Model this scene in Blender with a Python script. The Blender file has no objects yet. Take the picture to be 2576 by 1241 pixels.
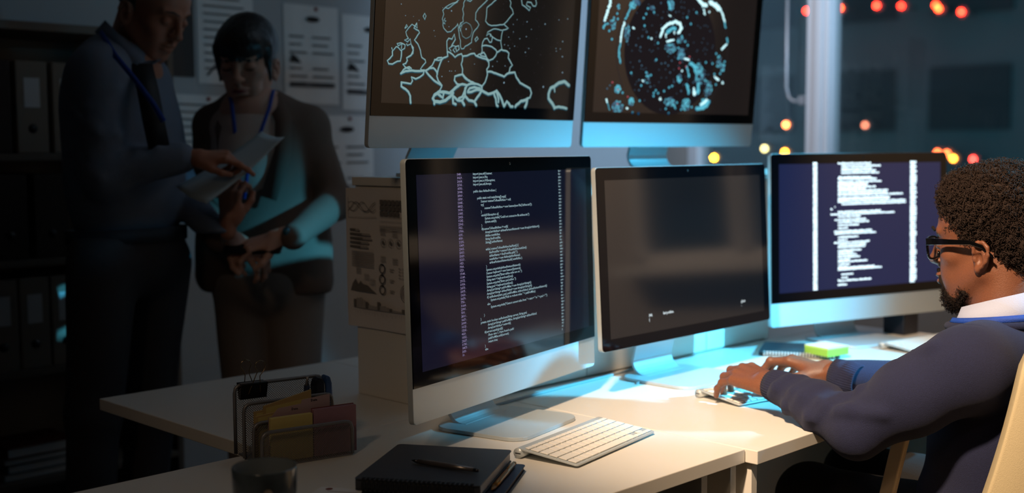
import bpy, bmesh, math, random
import numpy as np
from mathutils import Vector, Matrix
random.seed(7); rng = np.random.default_rng(7)
S = bpy.context.scene; COL = S.collection
PI = math.pi
DZ = 0.74                                   # height of the desk tops

# ---------------------------------------------------------------- camera
F_PX, PITCH, ROLL, YAW = 2945.7, math.radians(4.808), math.radians(-0.303), math.radians(45.227)
CAM = np.array([0.0, 0.0, DZ + 0.534])
fw = np.array([math.sin(YAW) * math.cos(PITCH), math.cos(YAW) * math.cos(PITCH), -math.sin(PITCH)])
rt = np.array([math.cos(YAW), -math.sin(YAW), 0.0]); up = np.cross(rt, fw)
r2 = rt * math.cos(ROLL) + up * math.sin(ROLL); u2 = up * math.cos(ROLL) - rt * math.sin(ROLL)
cd = bpy.data.cameras.new('camera'); cam = bpy.data.objects.new('camera', cd); COL.objects.link(cam)
M4 = Matrix.Identity(4)
for i in range(3):
    M4[i][0], M4[i][1], M4[i][2], M4[i][3] = r2[i], u2[i], -fw[i], CAM[i]
cam.matrix_world = M4
cd.sensor_width = 36; cd.lens = F_PX / 2576 * 36; cd.clip_end = 200; cd.clip_start = 0.05
cd.dof.use_dof = True; cd.dof.focus_distance = 2.08; cd.dof.aperture_fstop = 2.5
S.camera = cam

# ---------------------------------------------------------------- world, exposure
S.view_settings.view_transform = 'Standard'; S.view_settings.look = 'None'
S.view_settings.exposure = 0.0; S.view_settings.gamma = 1.0; S.view_settings.use_curve_mapping = False
w = bpy.data.worlds.new('night'); S.world = w; w.use_nodes = True
bg = w.node_tree.nodes['Background']; bg.inputs[0].default_value = (0.028, 0.068, 0.086, 1); bg.inputs[1].default_value = 2.3

# ---------------------------------------------------------------- lights: warm and cyan key spots, weak ceiling area, added fills
def spot(name, loc, target, power, col, angle, blend, size):
    l = bpy.data.lights.new(name, 'SPOT'); l.energy = power; l.color = col; l.spot_size = math.radians(angle)
    l.spot_blend = blend; l.shadow_soft_size = size
    o = bpy.data.objects.new(name, l); COL.objects.link(o); o.location = loc
    d = Vector(target) - Vector(loc); o.rotation_euler = d.to_track_quat('-Z', 'Y').to_euler(); return o
def area(name, loc, target, power, col, sx, sy):
    l = bpy.data.lights.new(name, 'AREA'); l.energy = power; l.color = col; l.shape = 'RECTANGLE'; l.size = sx; l.size_y = sy
    o = bpy.data.objects.new(name, l); COL.objects.link(o); o.location = loc
    d = Vector(target) - Vector(loc); o.rotation_euler = d.to_track_quat('-Z', 'Y').to_euler(); return o
WARM = (1.0, 0.72, 0.47); CYAN = (0.08, 0.62, 1.0)
spot('warm_spot', (0.30, 0.75, 2.75), (2.20, 1.20, DZ), 600, WARM, 37, 1.0, 0.08)
spot('cyan_spot', (3.3, -0.75, 2.25), (2.27, 1.69, DZ + 0.05), 1350, CYAN, 30.5, 1.0, 0.04)
spot('wall_fill_spot', (3.7, 0.5, 2.7), (4.25, 3.6, 1.7), 330, (0.46, 0.72, 1.0), 56, 1.0, 0.15)  # unseen spot set to brighten the back wall, fading to the left
spot('post_fill_spot', (2.7, 3.0, 2.7), (4.66, 2.7, 1.6), 130, (0.85, 0.88, 1.0), 50, 1.0, 0.15)  # added only to brighten the white window post
spot('cyan_fill_spot', (2.3, -1.6, 2.0), (2.15, 2.0, 1.22), 34, (0.06, 0.60, 1.0), 36, 1.0, 0.12)  # added dim cyan fill for the upper monitors and standing people
spot('warm_fill_spot', (-0.7, 0.5, 2.5), (1.55, 1.60, DZ + 0.1), 19, WARM, 44, 1.0, 0.15)  # added weak warm fill for the cabinet end and left desk
area('ceiling_glow', (2.9, 1.6, 2.82), (2.9, 1.6, 0), 3, (0.62, 0.8, 1.0), 1.6, 1.6)
spot('side_wall_fill_spot', (2.9, -1.7, 2.7), (4.66, -0.9, 0.9), 560, WARM, 85, 0.8, 0.1)  # added to light the side wall that the middle screen reflects

# ---------------------------------------------------------------- helpers
def lin(c):
    return tuple(((v / 255) / 12.92 if v / 255 <= 0.04045 else (((v / 255) + 0.055) / 1.055) ** 2.4) for v in c)
def mat(name, rgb, rough=0.5, metal=0.0, bump=0.0, bscale=200, emit=None, estr=0.0, var=0.0, spec=0.5, coat=0.0, trans=0.0, sss=0.0, stretch=None, sheen=0.0):
    m = bpy.data.materials.new(name); m.use_nodes = True; nt = m.node_tree; N = nt.nodes; L = nt.links
    p = N['Principled BSDF']; c = lin(rgb) + (1,)
    p.inputs['Base Color'].default_value = c; p.inputs['Roughness'].default_value = rough
    p.inputs['Metallic'].default_value = metal; p.inputs['Specular IOR Level'].default_value = spec
    p.inputs['Coat Weight'].default_value = coat; p.inputs['Transmission Weight'].default_value = trans
    p.inputs['Sheen Weight'].default_value = sheen
    if sss:
        p.inputs['Subsurface Weight'].default_value = sss; p.inputs['Subsurface Radius'].default_value = (0.012, 0.005, 0.003)
        p.inputs['Subsurface Scale'].default_value = 0.5
    if emit: p.inputs['Emission Color'].default_value = lin(emit) + (1,); p.inputs['Emission Strength'].default_value = estr
    if bump or var:
        tc = N.new('ShaderNodeTexCoord'); nz = N.new('ShaderNodeTexNoise'); nz.inputs['Scale'].default_value = bscale
        nz.inputs['Detail'].default_value = 4
        if stretch:
            mp = N.new('ShaderNodeMapping'); mp.inputs['Scale'].default_value = stretch
            L.new(tc.outputs['Object'], mp.inputs[0]); L.new(mp.outputs[0], nz.inputs[0])
        else: L.new(tc.outputs['Object'], nz.inputs[0])
        if bump:
            b = N.new('ShaderNodeBump'); b.inputs['Strength'].default_value = bump; b.inputs['Distance'].default_value = 0.002
            L.new(nz.outputs[0], b.inputs['Height']); L.new(b.outputs[0], p.inputs['Normal'])
        if var:
            cr = N.new('ShaderNodeValToRGB'); cr.color_ramp.elements[0].position = 0.35; cr.color_ramp.elements[1].position = 0.65
            cr.color_ramp.elements[0].color = tuple(v * (1 - var) for v in c[:3]) + (1,)
            cr.color_ramp.elements[1].color = tuple(min(1, v * (1 + var)) for v in c[:3]) + (1,)
            L.new(nz.outputs[0], cr.inputs[0]); L.new(cr.outputs[0], p.inputs['Base Color'])
    return m
def emat(name, rgb, s):
    m = bpy.data.materials.new(name); m.use_nodes = True; nt = m.node_tree; nt.nodes.clear()
    e = nt.nodes.new('ShaderNodeEmission'); e.inputs[0].default_value = lin(rgb) + (1,); e.inputs[1].default_value = s
    o = nt.nodes.new('ShaderNodeOutputMaterial'); nt.links.new(e.outputs[0], o.inputs[0]); return m
WHITE = mat('white_laminate', (225, 221, 214), 0.38, bump=0.03, bscale=60)
EDGE = mat('laminate_edge', (205, 196, 182), 0.5)
ALU = mat('brushed_aluminium', (192, 200, 204), 0.40, 0.25, bump=0.05, bscale=300, spec=0.5)
GLASSB = mat('black_bezel_glass', (4, 4, 6), 0.07, spec=0.3)
KEYW = mat('white_key_plastic', (235, 232, 226), 0.45)
BLACKP = mat('black_plastic', (14, 14, 16), 0.4)
LEATH = mat('black_leatherette', (54, 57, 66), 0.5, bump=0.5, bscale=900)
PAPER = mat('white_paper', (228, 228, 228), 0.8)
GREYP = mat('printed_grey', (105, 105, 108), 0.8)
INK = mat('printed_dark', (40, 38, 40), 0.8)
STEEL = mat('painted_steel', (150, 148, 150), 0.4, 0.5)
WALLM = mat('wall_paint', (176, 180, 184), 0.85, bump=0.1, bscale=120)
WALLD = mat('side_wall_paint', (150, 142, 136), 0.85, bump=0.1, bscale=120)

WALLK = mat('bounce_cut_wall_paint', (84, 84, 90), 0.85, bump=0.1, bscale=120)  # for the out-of-view walls, darkened to cut bounced light
def link(o, parent=None):
    COL.objects.link(o)
    if parent is not None: o.parent = parent
    return o
def tag(o, label=None, cat=None, group=None, kind=None):
    if label: o['label'] = label
    if cat: o['category'] = cat
    if group: o['group'] = group
    if kind: o['kind'] = kind
    return o
def thing(name, label, cat, loc=(0, 0, 0), rz=0.0, group=None):
    o = bpy.data.objects.new(name, None); o.empty_display_size = 0.05; COL.objects.link(o)
    o.location = loc; o.rotation_euler = (0, 0, rz); return tag(o, label, cat, group)
class G:
    """collects shapes and links them as one mesh object"""
    def __init__(s): s.v = []; s.f = []; s.sm = []
    def add(s, vs, fs, sm=False):
        n = len(s.v); s.v += [tuple(map(float, q)) for q in vs]; s.f += [tuple(n + i for i in f) for f in fs]; s.sm += [sm] * len(fs); return s
    def box(s, x0, x1, y0, y1, z0, z1, M=None):
        vs = [(x, y, z) for z in (z0, z1) for y in (y0, y1) for x in (x0, x1)]
        if M is not None: vs = [tuple(M @ Vector(q)) for q in vs]
        return s.add(vs, [(0, 2, 3, 1), (4, 5, 7, 6), (0, 1, 5, 4), (2, 6, 7, 3), (0, 4, 6, 2), (1, 3, 7, 5)])
    def prism(s, pts, h0, h1, axis='z', M=None):
        f = {'z': lambda a, b, h: (a, b, h), 'y': lambda a, b, h: (a, h, b), 'x': lambda a, b, h: (h, a, b)}[axis]
        n = len(pts); vs = [f(a, b, h0) for a, b in pts] + [f(a, b, h1) for a, b in pts]
        if M is not None: vs = [tuple(M @ Vector(q)) for q in vs]
        fs = [tuple(range(n))[::-1], tuple(range(n, 2 * n))] + [(i, (i + 1) % n, n + (i + 1) % n, n + i) for i in range(n)]
        return s.add(vs, fs)
    def tube(s, pts, r, n=10, closed=False, caps=True, sm=True):
        P = [Vector(q) for q in pts]; m = len(P); rs = r if isinstance(r, (list, tuple)) else [r] * m
        vs = []; prev = None
        for i, q in enumerate(P):
            a = P[(i - 1) % m] if (closed or i > 0) else P[i]; b = P[(i + 1) % m] if (closed or i < m - 1) else P[i]
            t = (b - a).normalized()
            if prev is None:
                ref = Vector((0, 0, 1)) if abs(t.z) < 0.9 else Vector((1, 0, 0)); nx = t.cross(ref).normalized()
            else: nx = (prev - t * prev.dot(t)).normalized()
            prev = nx; ny = t.cross(nx)
            vs += [q + (nx * math.cos(2 * PI * k / n) + ny * math.sin(2 * PI * k / n)) * rs[i] for k in range(n)]
        fs = []
        for i in range(m if closed else m - 1):
            j = (i + 1) % m
            fs += [(i * n + k, i * n + (k + 1) % n, j * n + (k + 1) % n, j * n + k) for k in range(n)]
        if not closed and caps: fs += [tuple(range(n))[::-1], tuple(range((m - 1) * n, m * n))]
        return s.add(vs, fs, sm)
    def lathe(s, prof, n=40, c=(0, 0, 0)):
        vs = []; m = len(prof)
        for r, z in prof: vs += [(c[0] + r * math.cos(2 * PI * k / n), c[1] + r * math.sin(2 * PI * k / n), c[2] + z) for k in range(n)]
        fs = [(i * n + k, i * n + (k + 1) % n, (i + 1) * n + (k + 1) % n, (i + 1) * n + k) for i in range(m - 1) for k in range(n)]
        return s.add(vs, fs, True)
    def ball(s, c, r, n=12, m=8):
        r = r if isinstance(r, (tuple, list)) else (r, r, r); vs = []
        for i in range(m + 1):
            t = PI * i / m; vs += [(c[0] + r[0] * math.sin(t) * math.cos(2 * PI * k / n), c[1] + r[1] * math.sin(t) * math.sin(2 * PI * k / n), c[2] + r[2] * math.cos(t)) for k in range(n)]
        return s.add(vs, [(i * n + k, i * n + (k + 1) % n, (i + 1) * n + (k + 1) % n, (i + 1) * n + k) for i in range(m) for k in range(n)], True)
    def ribbon(s, pts, wd, y=0.0, th=0.0004):
        """flat line drawn in the x-z plane facing -y"""
        P = [Vector((a, b)) for a, b in pts]; m = len(P); Lf = []; Rf = []
        for i, q in enumerate(P):
            d1 = (q - P[i - 1]).normalized() if i else None; d2 = (P[i + 1] - q).normalized() if i < m - 1 else None
            d = (d1 + d2) if (d1 and d2) else (d1 or d2)
            if d.length < 1e-6: d = d1
            d = d.normalized(); nn = Vector((-d.y, d.x)); Lf.append(q + nn * wd / 2); Rf.append(q - nn * wd / 2)
        vs = [(q.x, y, q.y) for q in Lf] + [(q.x, y, q.y) for q in Rf]
        s.add(vs, [(i, i + 1, m + i + 1, m + i) for i in range(m - 1)])
        for q in P: s.disc(q.x, q.y, wd / 2, y, 8)
        return s
    def disc(s, x, z, r, y=0.0, n=10, rz=None):
        rz = rz or r
        return s.add([(x + r * math.cos(2 * PI * k / n), y, z + rz * math.sin(2 * PI * k / n)) for k in range(n)], [tuple(range(n))])
    def rect(s, x0, x1, z0, z1, y=0.0): return s.add([(x0, y, z0), (x1, y, z0), (x1, y, z1), (x0, y, z1)], [(0, 1, 2, 3)])
    def build(s, name, m, parent=None, bevel=0.0, seg=2, fix=True, sub=0):
        me = bpy.data.meshes.new(name); me.from_pydata(s.v, [], s.f)
        me.polygons.foreach_set('use_smooth', s.sm); me.materials.append(m)
        if fix:
            bm = bmesh.new(); bm.from_mesh(me); bmesh.ops.remove_doubles(bm, verts=bm.verts, dist=1e-6)
            bmesh.ops.recalc_face_normals(bm, faces=bm.faces); bm.to_mesh(me); bm.free()
        me.update(); o = link(bpy.data.objects.new(name, me), parent)
        if bevel:
            b = o.modifiers.new('b', 'BEVEL'); b.width = bevel; b.segments = seg; b.limit_method = 'ANGLE'; b.angle_limit = 0.7
        if sub: q = o.modifiers.new('s', 'SUBSURF'); q.levels = q.render_levels = sub
        return o
def rrect(x0, x1, z0, z1, r, n=6):
    pts = []
    for cx, cz, a0 in ((x1 - r, z1 - r, 0), (x0 + r, z1 - r, 90), (x0 + r, z0 + r, 180), (x1 - r, z0 + r, 270)):
        pts += [(cx + r * math.cos(math.radians(a0 + 90 * k / n)), cz + r * math.sin(math.radians(a0 + 90 * k / n))) for k in range(n + 1)]
    return pts
def text_mesh(lines, size, sx=1.0, bold=0.0, y=0.0):
    """lines: (x, z, string) in the x-z plane facing -y, one mesh"""
    g = G()
    for x, z, t in lines:
        c = bpy.data.curves.new('t', 'FONT'); c.body = t; c.size = size; c.offset = bold; c.resolution_u = 1
        o = bpy.data.objects.new('t', c); me = o.to_mesh()
        vs = [(x + v.co.x * sx, y, z + v.co.y) for v in me.vertices]; fs = [tuple(q.vertices) for q in me.polygons]
        g.add(vs, fs); o.to_mesh_clear(); bpy.data.objects.remove(o); bpy.data.curves.remove(c)
    return g
def copy_tree(o, parent=None):
    c = o.copy(); COL.objects.link(c); c.parent = parent
    for ch in list(o.children): copy_tree(ch, c)
    return c
def at(px, py, depth):
    """a point of the place seen at a photo position, at a given level distance in front of the camera"""
    d = fw + (px - 1288) / F_PX * r2 - (py - 620.5) / F_PX * u2
    a = np.array([math.sin(YAW), math.cos(YAW), 0.0]); return CAM + d * depth / (d @ a)

# ---- smooth solids from distance fields (bodies, hair, clothes)
class SDF:
    def __init__(s, lo, hi, res):
        s.lo = np.array(lo, np.float32); s.res = res; s.n = np.ceil((np.array(hi) - s.lo) / res).astype(int) + 1
        s.D = np.full(s.n, 0.05, np.float32); s.ax = [s.lo[i] + res * np.arange(s.n[i], dtype=np.float32) for i in range(3)]
    def block(s, lo, hi, m):
        a = np.maximum(0, np.floor((np.array(lo) - m - s.lo) / s.res).astype(int)); b = np.minimum(s.n, np.ceil((np.array(hi) + m - s.lo) / s.res).astype(int) + 1)
        if (b <= a).any(): return None, None
        sl = tuple(slice(a[i], b[i]) for i in range(3))
        X = s.ax[0][sl[0]][:, None, None]; Y = s.ax[1][sl[1]][None, :, None]; Z = s.ax[2][sl[2]][None, None, :]
        return sl, (X, Y, Z)
    def put(s, sl, d, k, sub):
        a = s.D[sl]
        if sub: a, d, sg = -a, d, -1
        else: sg = 1
        h = np.clip(0.5 + 0.5 * (d - a) / k, 0, 1); s.D[sl] = sg * (d * (1 - h) + a * h - k * h * (1 - h))
    def cap(s, a, b, ra, rb=None, k=0.01, sub=False):
        rb = ra if rb is None else rb; a = np.array(a, float); b = np.array(b, float); R = max(ra, rb)
        sl, g = s.block(np.minimum(a, b) - R, np.maximum(a, b) + R, k + 2 * s.res + (0.03 if not sub else 0))
        if sl is None: return
        ba = b - a; L = float(ba @ ba) + 1e-9; px, py, pz = g[0] - a[0], g[1] - a[1], g[2] - a[2]
        h = np.clip((px * ba[0] + py * ba[1] + pz * ba[2]) / L, 0, 1)
        d = np.sqrt((px - ba[0] * h) ** 2 + (py - ba[1] * h) ** 2 + (pz - ba[2] * h) ** 2) - (ra + (rb - ra) * h)
        s.put(sl, d.astype(np.float32), k, sub)
    def ell(s, c, r, R=None, k=0.01, sub=False):
        c = np.array(c, float); R = np.eye(3) if R is None else np.array(R); m = max(r)
        sl, g = s.block(c - m, c + m, k + 2 * s.res + (0.03 if not sub else 0))
        if sl is None: return
        p = [g[0] - c[0], g[1] - c[1], g[2] - c[2]]
        q = [p[0] * R[0, i] + p[1] * R[1, i] + p[2] * R[2, i] for i in range(3)]
        k0 = np.sqrt(sum((q[i] / r[i]) ** 2 for i in range(3))); k1 = np.sqrt(sum((q[i] / r[i] ** 2) ** 2 for i in range(3))) + 1e-9
        s.put(sl, (k0 * (k0 - 1) / k1).astype(np.float32), k, sub)
    def cut(s, n, p, k=0.004):
        """keeps what lies on the side n points away from"""
        n = np.array(n, float) / np.linalg.norm(n); p = np.array(p, float)
        d = ((s.ax[0] - p[0]) * n[0])[:, None, None] + ((s.ax[1] - p[1]) * n[1])[None, :, None] + ((s.ax[2] - p[2]) * n[2])[None, None, :]
        h = np.clip(0.5 - 0.5 * (d - s.D) / k, 0, 1); s.D = (d * (1 - h) + s.D * h + k * h * (1 - h)).astype(np.float32)
    def noise(s, amp, freq, seed=0, n=9):
        g = np.random.default_rng(seed); t = np.zeros(s.n, np.float32)
        X, Y, Z = s.ax[0][:, None, None], s.ax[1][None, :, None], s.ax[2][None, None, :]
        for i in range(n):
            v = g.normal(size=3); v = v / np.linalg.norm(v) * freq * g.uniform(0.6, 1.8); t += np.sin(X * v[0] + Y * v[1] + Z * v[2] + g.uniform(0, 6.3)).astype(np.float32)
        s.D += amp * t / math.sqrt(n)
    def mesh(s):
        D = s.D; I = D < 0; n = s.n - 1
        c = sum(I[i:i + n[0], j:j + n[1], k:k + n[2]].astype(np.int8) for i in (0, 1) for j in (0, 1) for k in (0, 1))
        act = (c > 0) & (c < 8); idx = np.full(act.shape, -1, np.int64); ii = np.argwhere(act); idx[act] = np.arange(len(ii))
        P = np.zeros((len(ii), 3)); W = np.zeros(len(ii))
        cs = [(i, j, k) for i in (0, 1) for j in (0, 1) for k in (0, 1)]
        for a in cs:
            for ax in range(3):
                if a[ax]: continue
                b = list(a); b[ax] = 1
                da = D[ii[:, 0] + a[0], ii[:, 1] + a[1], ii[:, 2] + a[2]]; db = D[ii[:, 0] + b[0], ii[:, 1] + b[1], ii[:, 2] + b[2]]
                x = (da < 0) != (db < 0); t = np.where(x, da / np.where(x, da - db, 1), 0)
                q = np.array(a, float)[None, :] + np.zeros((len(ii), 3)); q[:, ax] += t
                P += q * x[:, None]; W += x
        P = s.lo + (ii + P / W[:, None]) * s.res
        F = []
        for ax in range(3):
            u, v = (ax + 1) % 3, (ax + 2) % 3
            sa = [slice(None)] * 3; sb = [slice(None)] * 3; sa[ax] = slice(0, -1); sb[ax] = slice(1, None)
            x = I[tuple(sa)] != I[tuple(sb)]; e = np.argwhere(x); fl = I[tuple(sa)][x]
            ok = (e[:, u] > 0) & (e[:, v] > 0) & (e[:, u] < n[u]) & (e[:, v] < n[v]); e = e[ok]; fl = fl[ok]
            def g(du, dv):
                q = e.copy(); q[:, u] -= du; q[:, v] -= dv; return idx[q[:, 0], q[:, 1], q[:, 2]]
            f = np.stack([g(1, 1), g(0, 1), g(0, 0), g(1, 0)], 1); f[~fl] = f[~fl][:, ::-1]; F.append(f)
        return P, np.concatenate(F)
def np_object(name, parts, m, parent=None):
    vs = []; fs = []; n = 0
    for P, F in parts: vs.append(P); fs.append(F + n); n += len(P)
    V = np.concatenate(vs); Q = np.concatenate(fs); me = bpy.data.meshes.new(name)
    me.vertices.add(len(V)); me.vertices.foreach_set('co', V.astype(np.float32).ravel())
    me.loops.add(len(Q) * 4); me.loops.foreach_set('vertex_index', Q.astype(np.int32).ravel())
    me.polygons.add(len(Q)); me.polygons.foreach_set('loop_start', np.arange(0, len(Q) * 4, 4, dtype=np.int32))
    me.polygons.foreach_set('use_smooth', np.ones(len(Q), bool)); me.update(calc_edges=True); me.validate()
    me.materials.append(m); return link(bpy.data.objects.new(name, me), parent)

# ================================================================ THE SETTING
YW, XW = 3.6, 4.66
def struct(g, name, m, **k): return tag(g.build(name, m, **k), kind='structure')
struct(G().box(-2.6, XW + 0.1, -3.1, YW + 0.1, -0.05, 0), 'floor', mat('grey_carpet', (70, 74, 80), 0.95, bump=0.5, bscale=400))
struct(G().box(-2.6, XW + 0.1, -3.1, YW + 0.1, 2.9, 2.95), 'ceiling', WALLM)
struct(G().box(-2.6, XW + 0.1, YW, YW + 0.1, 0, 2.9), 'wall_back', WALLM)
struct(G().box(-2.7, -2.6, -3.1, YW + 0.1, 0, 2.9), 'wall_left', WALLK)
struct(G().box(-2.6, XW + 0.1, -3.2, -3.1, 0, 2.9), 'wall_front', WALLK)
W0, W1, ZS, ZH = -0.5, 3.42, 0.90, 2.55      # window opening in the right wall
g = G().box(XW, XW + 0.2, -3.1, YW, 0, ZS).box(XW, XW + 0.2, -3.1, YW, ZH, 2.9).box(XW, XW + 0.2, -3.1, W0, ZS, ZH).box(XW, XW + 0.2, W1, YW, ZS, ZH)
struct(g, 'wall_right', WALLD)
FRM = mat('white_window_frame', (196, 194, 196), 0.45)
fr = G()
fr.box(XW + 0.0, XW + 0.09, W0, W1, ZS, ZS + 0.06).box(XW + 0.0, XW + 0.09, W0, W1, ZH - 0.06, ZH)
fr.box(XW + 0.0, XW + 0.09, W0, W0 + 0.06, ZS, ZH).box(XW + 0.0, XW + 0.09, W1 - 0.06, W1, ZS, ZH)
struct(fr, 'trim_1', FRM, bevel=0.006)
for i, (a, b) in enumerate(((2.655, 2.765), (0.08, 0.19))):
    mu = G().box(XW - 0.015, XW + 0.09, a, b, ZS + 0.06, ZH - 0.06).box(XW - 0.03, XW - 0.012, a + 0.025, b - 0.05, ZS + 0.06, ZH - 0.06)
    struct(mu, 'trim_%d' % (2 + i), FRM, bevel=0.006)
struct(G().box(XW - 0.16, XW + 0.02, W0 - 0.05, W1 + 0.05, ZS - 0.04, ZS), 'trim_4', FRM, bevel=0.006)
gm = bpy.data.materials.new('window_glass'); gm.use_nodes = True; nt = gm.node_tree; nt.nodes.clear()
gl = nt.nodes.new('ShaderNodeBsdfGlossy'); gl.inputs['Roughness'].default_value = 0.02; gl.inputs[0].default_value = (0.8, 0.9, 0.95, 1)
tr = nt.nodes.new('ShaderNodeBsdfTransparent'); tr.inputs[0].default_value = (0.85, 0.9, 0.9, 1)
mx = nt.nodes.new('ShaderNodeMixShader'); fz = nt.nodes.new('ShaderNodeLayerWeight'); fz.inputs[0].default_value = 0.3
ad = nt.nodes.new('ShaderNodeMath'); ad.operation = 'MULTIPLY_ADD'; ad.inputs[1].default_value = 0.8; ad.inputs[2].default_value = 0.10
ou = nt.nodes.new('ShaderNodeOutputMaterial'); nt.links.new(fz.outputs['Fresnel'], ad.inputs[0]); nt.links.new(ad.outputs[0], mx.inputs[0])
nt.links.new(tr.outputs[0], mx.inputs[1]); nt.links.new(gl.outputs[0], mx.inputs[2]); nt.links.new(mx.outputs[0], ou.inputs[0])
for i, (a, b) in enumerate(((W0 + 0.05, 0.09), (0.18, 2.665), (2.755, W1 - 0.05))):
    struct(G().add([(XW + 0.045, a, ZS + 0.05), (XW + 0.045, b, ZS + 0.05), (XW + 0.045, b, ZH - 0.05), (XW + 0.045, a, ZH - 0.05)], [(0, 1, 2, 3)]), 'window_%d' % (i + 1), gm)
# window stay with its rounded end beside the post
hs = thing('window_pull', 'thin grey loop pull with rounded end beside the white window post', 'handle', (XW - 0.012, 2.83, 0))
G().tube([(0, 0.035, DZ + 1.5), (0, 0.035, DZ + 0.80), (0, 0.022, DZ + 0.755), (0, -0.005, DZ + 0.735), (0, -0.03, DZ + 0.74)], 0.007, 8).build('pull_rod', STEEL, hs)
G().box(-0.002, 0.02, 0.02, 0.05, DZ + 1.48, DZ + 1.54).box(-0.002, 0.02, -0.06, -0.025, DZ + 0.72, DZ + 0.76).build('pull_bracket', STEEL, hs, bevel=0.003)
for nm, a in (('baseboard_back', (-2.6, XW, YW - 0.015, YW, 0, 0.09)), ('baseboard_right', (XW - 0.015, XW, -3.1, YW, 0, 0.09))):
    struct(G().box(*a), nm, FRM)

# ---- across the street: a dark office block that carries the night lamps
bl = thing('office_building', 'dark office building across the street behind the window', 'building', (31, 6, -20))
bdark = mat('night_facade', (112, 128, 134), 0.9, var=0.25, bscale=0.15); bwin = mat('unlit_panes', (60, 74, 82), 0.5)
g = G().box(0, 8, -30, 44, 0, 46); g.build('facade', bdark, bl)
g = G()
for z in range(1, 15):
    for y in range(-9, 14): g.box(-0.06, 0.02, y * 3.2, y * 3.2 + 2.2, z * 3.1, z * 3.1 + 1.7)
g.build('window_rows', bwin, bl)
NL = {}
def night_lamp(px, py, rgb, strength, label, rad, D, name='street_lamp', group=None):
    p = at(px, py, 24); d = (p - CAM); q = CAM + d * (30.20 / d[0])
    t = thing(name, label, 'lamp', tuple(q), 0, group)
    G().ball((0, 0, 0), rad, 12, 8).build('bulb', emat('glow_%d_%d' % (px, py), rgb, strength), t)
    G().tube([(0.0, 0, 0), (0.785, 0, 0)], 0.03, 8).build('lamp_arm', bdark, t)
    G().tube([(0.07, 0, 0), (0.11, 0, 0)], [0.15, 0.17], 16).build('glow_shield', bdark, t)  # added disc that keeps the bulb's light off the facade
RED = (255, 38, 22); LR = 'red light on the building outside, '
for px, py, rgb, st, lb in [
    (2029, 27, RED, 11, LR + 'half hidden by the left of the white window post'),
    (2112, 20, (255, 60, 20), 13, LR + 'nearest right of the white window post'),
    (2205, 14, RED, 12, LR + 'second right of the white window post'),
    (2267, 15, RED, 8, LR + 'third right of the white window post'),
    (2354, 13, (255, 45, 18), 12, LR + 'upper one of the touching pair'),
    (2361, 22, (255, 55, 22), 13, LR + 'lower one of the touching pair'),
    (2418, 30, RED, 12, LR + 'rightmost of the high row'),
    (1977, 314, (255, 120, 60), 7, 'orange street light seen between the upper right monitor and window post'),
    (1923, 374, (190, 170, 110), 5, 'pale yellow street light low beside the upper right monitor'),
    (1796, 397, (255, 160, 30), 16, 'amber street light just above the middle lower monitor'),
    (1974, 383, (255, 140, 30), 10, 'amber street light mostly hidden by top edge of the right monitor'),
    (2176, 315, (220, 120, 90), 2.0, 'faint orange street light right of the white window post'),
    (2358, 384, (255, 100, 50), 4, 'orange street light above the right corner of the right monitor'),
    (2382, 386, (255, 100, 50), 4, 'orange street light in the middle of the low cluster near curly hair'),
    (2398, 399, (255, 140, 40), 7, 'amber street light nearest above the seated man'),
    (2448, 401, (255, 60, 50), 5, 'red street light right above the curly hair')]:
    night_lamp(px, py, rgb, st * 6, lb, 0.055, 30)

# ---- paper sheets pinned to the back wall
def sheet(x0, x1, z0, z1, label, kind, tilt=0.0):
    wdt, h = x1 - x0, z1 - z0
    t = thing('wall_chart', label, 'poster', ((x0 + x1) / 2, YW - 0.004, (z0 + z1) / 2)); t.rotation_euler = (0, tilt, 0)
    wv = G(); n = 6
    vs = [(-wdt / 2 + wdt * i / n, -0.003 * math.sin(i * 1.3) ** 2, z) for z in (-h / 2, h / 2) for i in range(n + 1)]
    wv.add(vs, [(i, i + 1, n + 2 + i, n + 1 + i) for i in range(n)]).build('sheet', PAPER if kind != 'photo' else mat('dark_print', (36, 34, 36), 0.6), t)
    gd = G(); gg = G(); y = -0.006
    if kind == 'shoe':
        gd.disc(0.02 * wdt, 0.36 * h, 0.13 * wdt, y, 12, 0.03 * h); gd.add([(-0.42 * wdt, y, -0.08 * h), (-0.38 * wdt, y, 0.0), (-0.3 * wdt, y, -0.02 * h), (-0.2 * wdt, y, -0.09 * h)], [(0, 3, 2, 1)])
        for r in range(9):
            zz = 0.25 * h - r * 0.08 * h
            for a, b in ((-0.42, -0.1), (0.0, 0.4)):
                if (r * 7 + int(a * 10)) % 4: gg.rect(a * wdt, (b - 0.05 * (r % 3)) * wdt, zz, zz + 0.018 * h, y)
        gg.rect(-0.42 * wdt, 0.42 * wdt, -0.33 * h, -0.28 * h, y)
    elif kind == 'photo':
        for r in range(5): gg.disc(rng.uniform(-.3, .3) * wdt, rng.uniform(-.3, .3) * h, 0.12 * wdt, y, 9)
    else:
        for r in range(12):
            zz = 0.4 * h - r * 0.07 * h; gg.rect(-0.4 * wdt, (0.1 + 0.3 * ((r * 5) % 4) / 4) * wdt, zz, zz + 0.015 * h, y)
        gd.ribbon([(-0.35 * wdt, -0.42 * h), (-0.2 * wdt, -0.33 * h), (-0.05 * wdt, -0.4 * h), (0.15 * wdt, -0.3 * h), (0.35 * wdt, -0.38 * h)], 0.008, y)
    if gd.v: gd.build('printed_figure', INK, t, fix=False)
    gg.build('printed_lines', GREYP, t, fix=False)
    G().ball((0.02, -0.006, h / 2 - 0.012), 0.007, 8, 6).build('push_pin', mat('red_pin', (150, 30, 30), 0.4), t)
sheet(2.46, 2.70, 1.44, 1.80, 'white chart sheet with a dark oval at top, pinned right of the woman', 'shoe')
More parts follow.
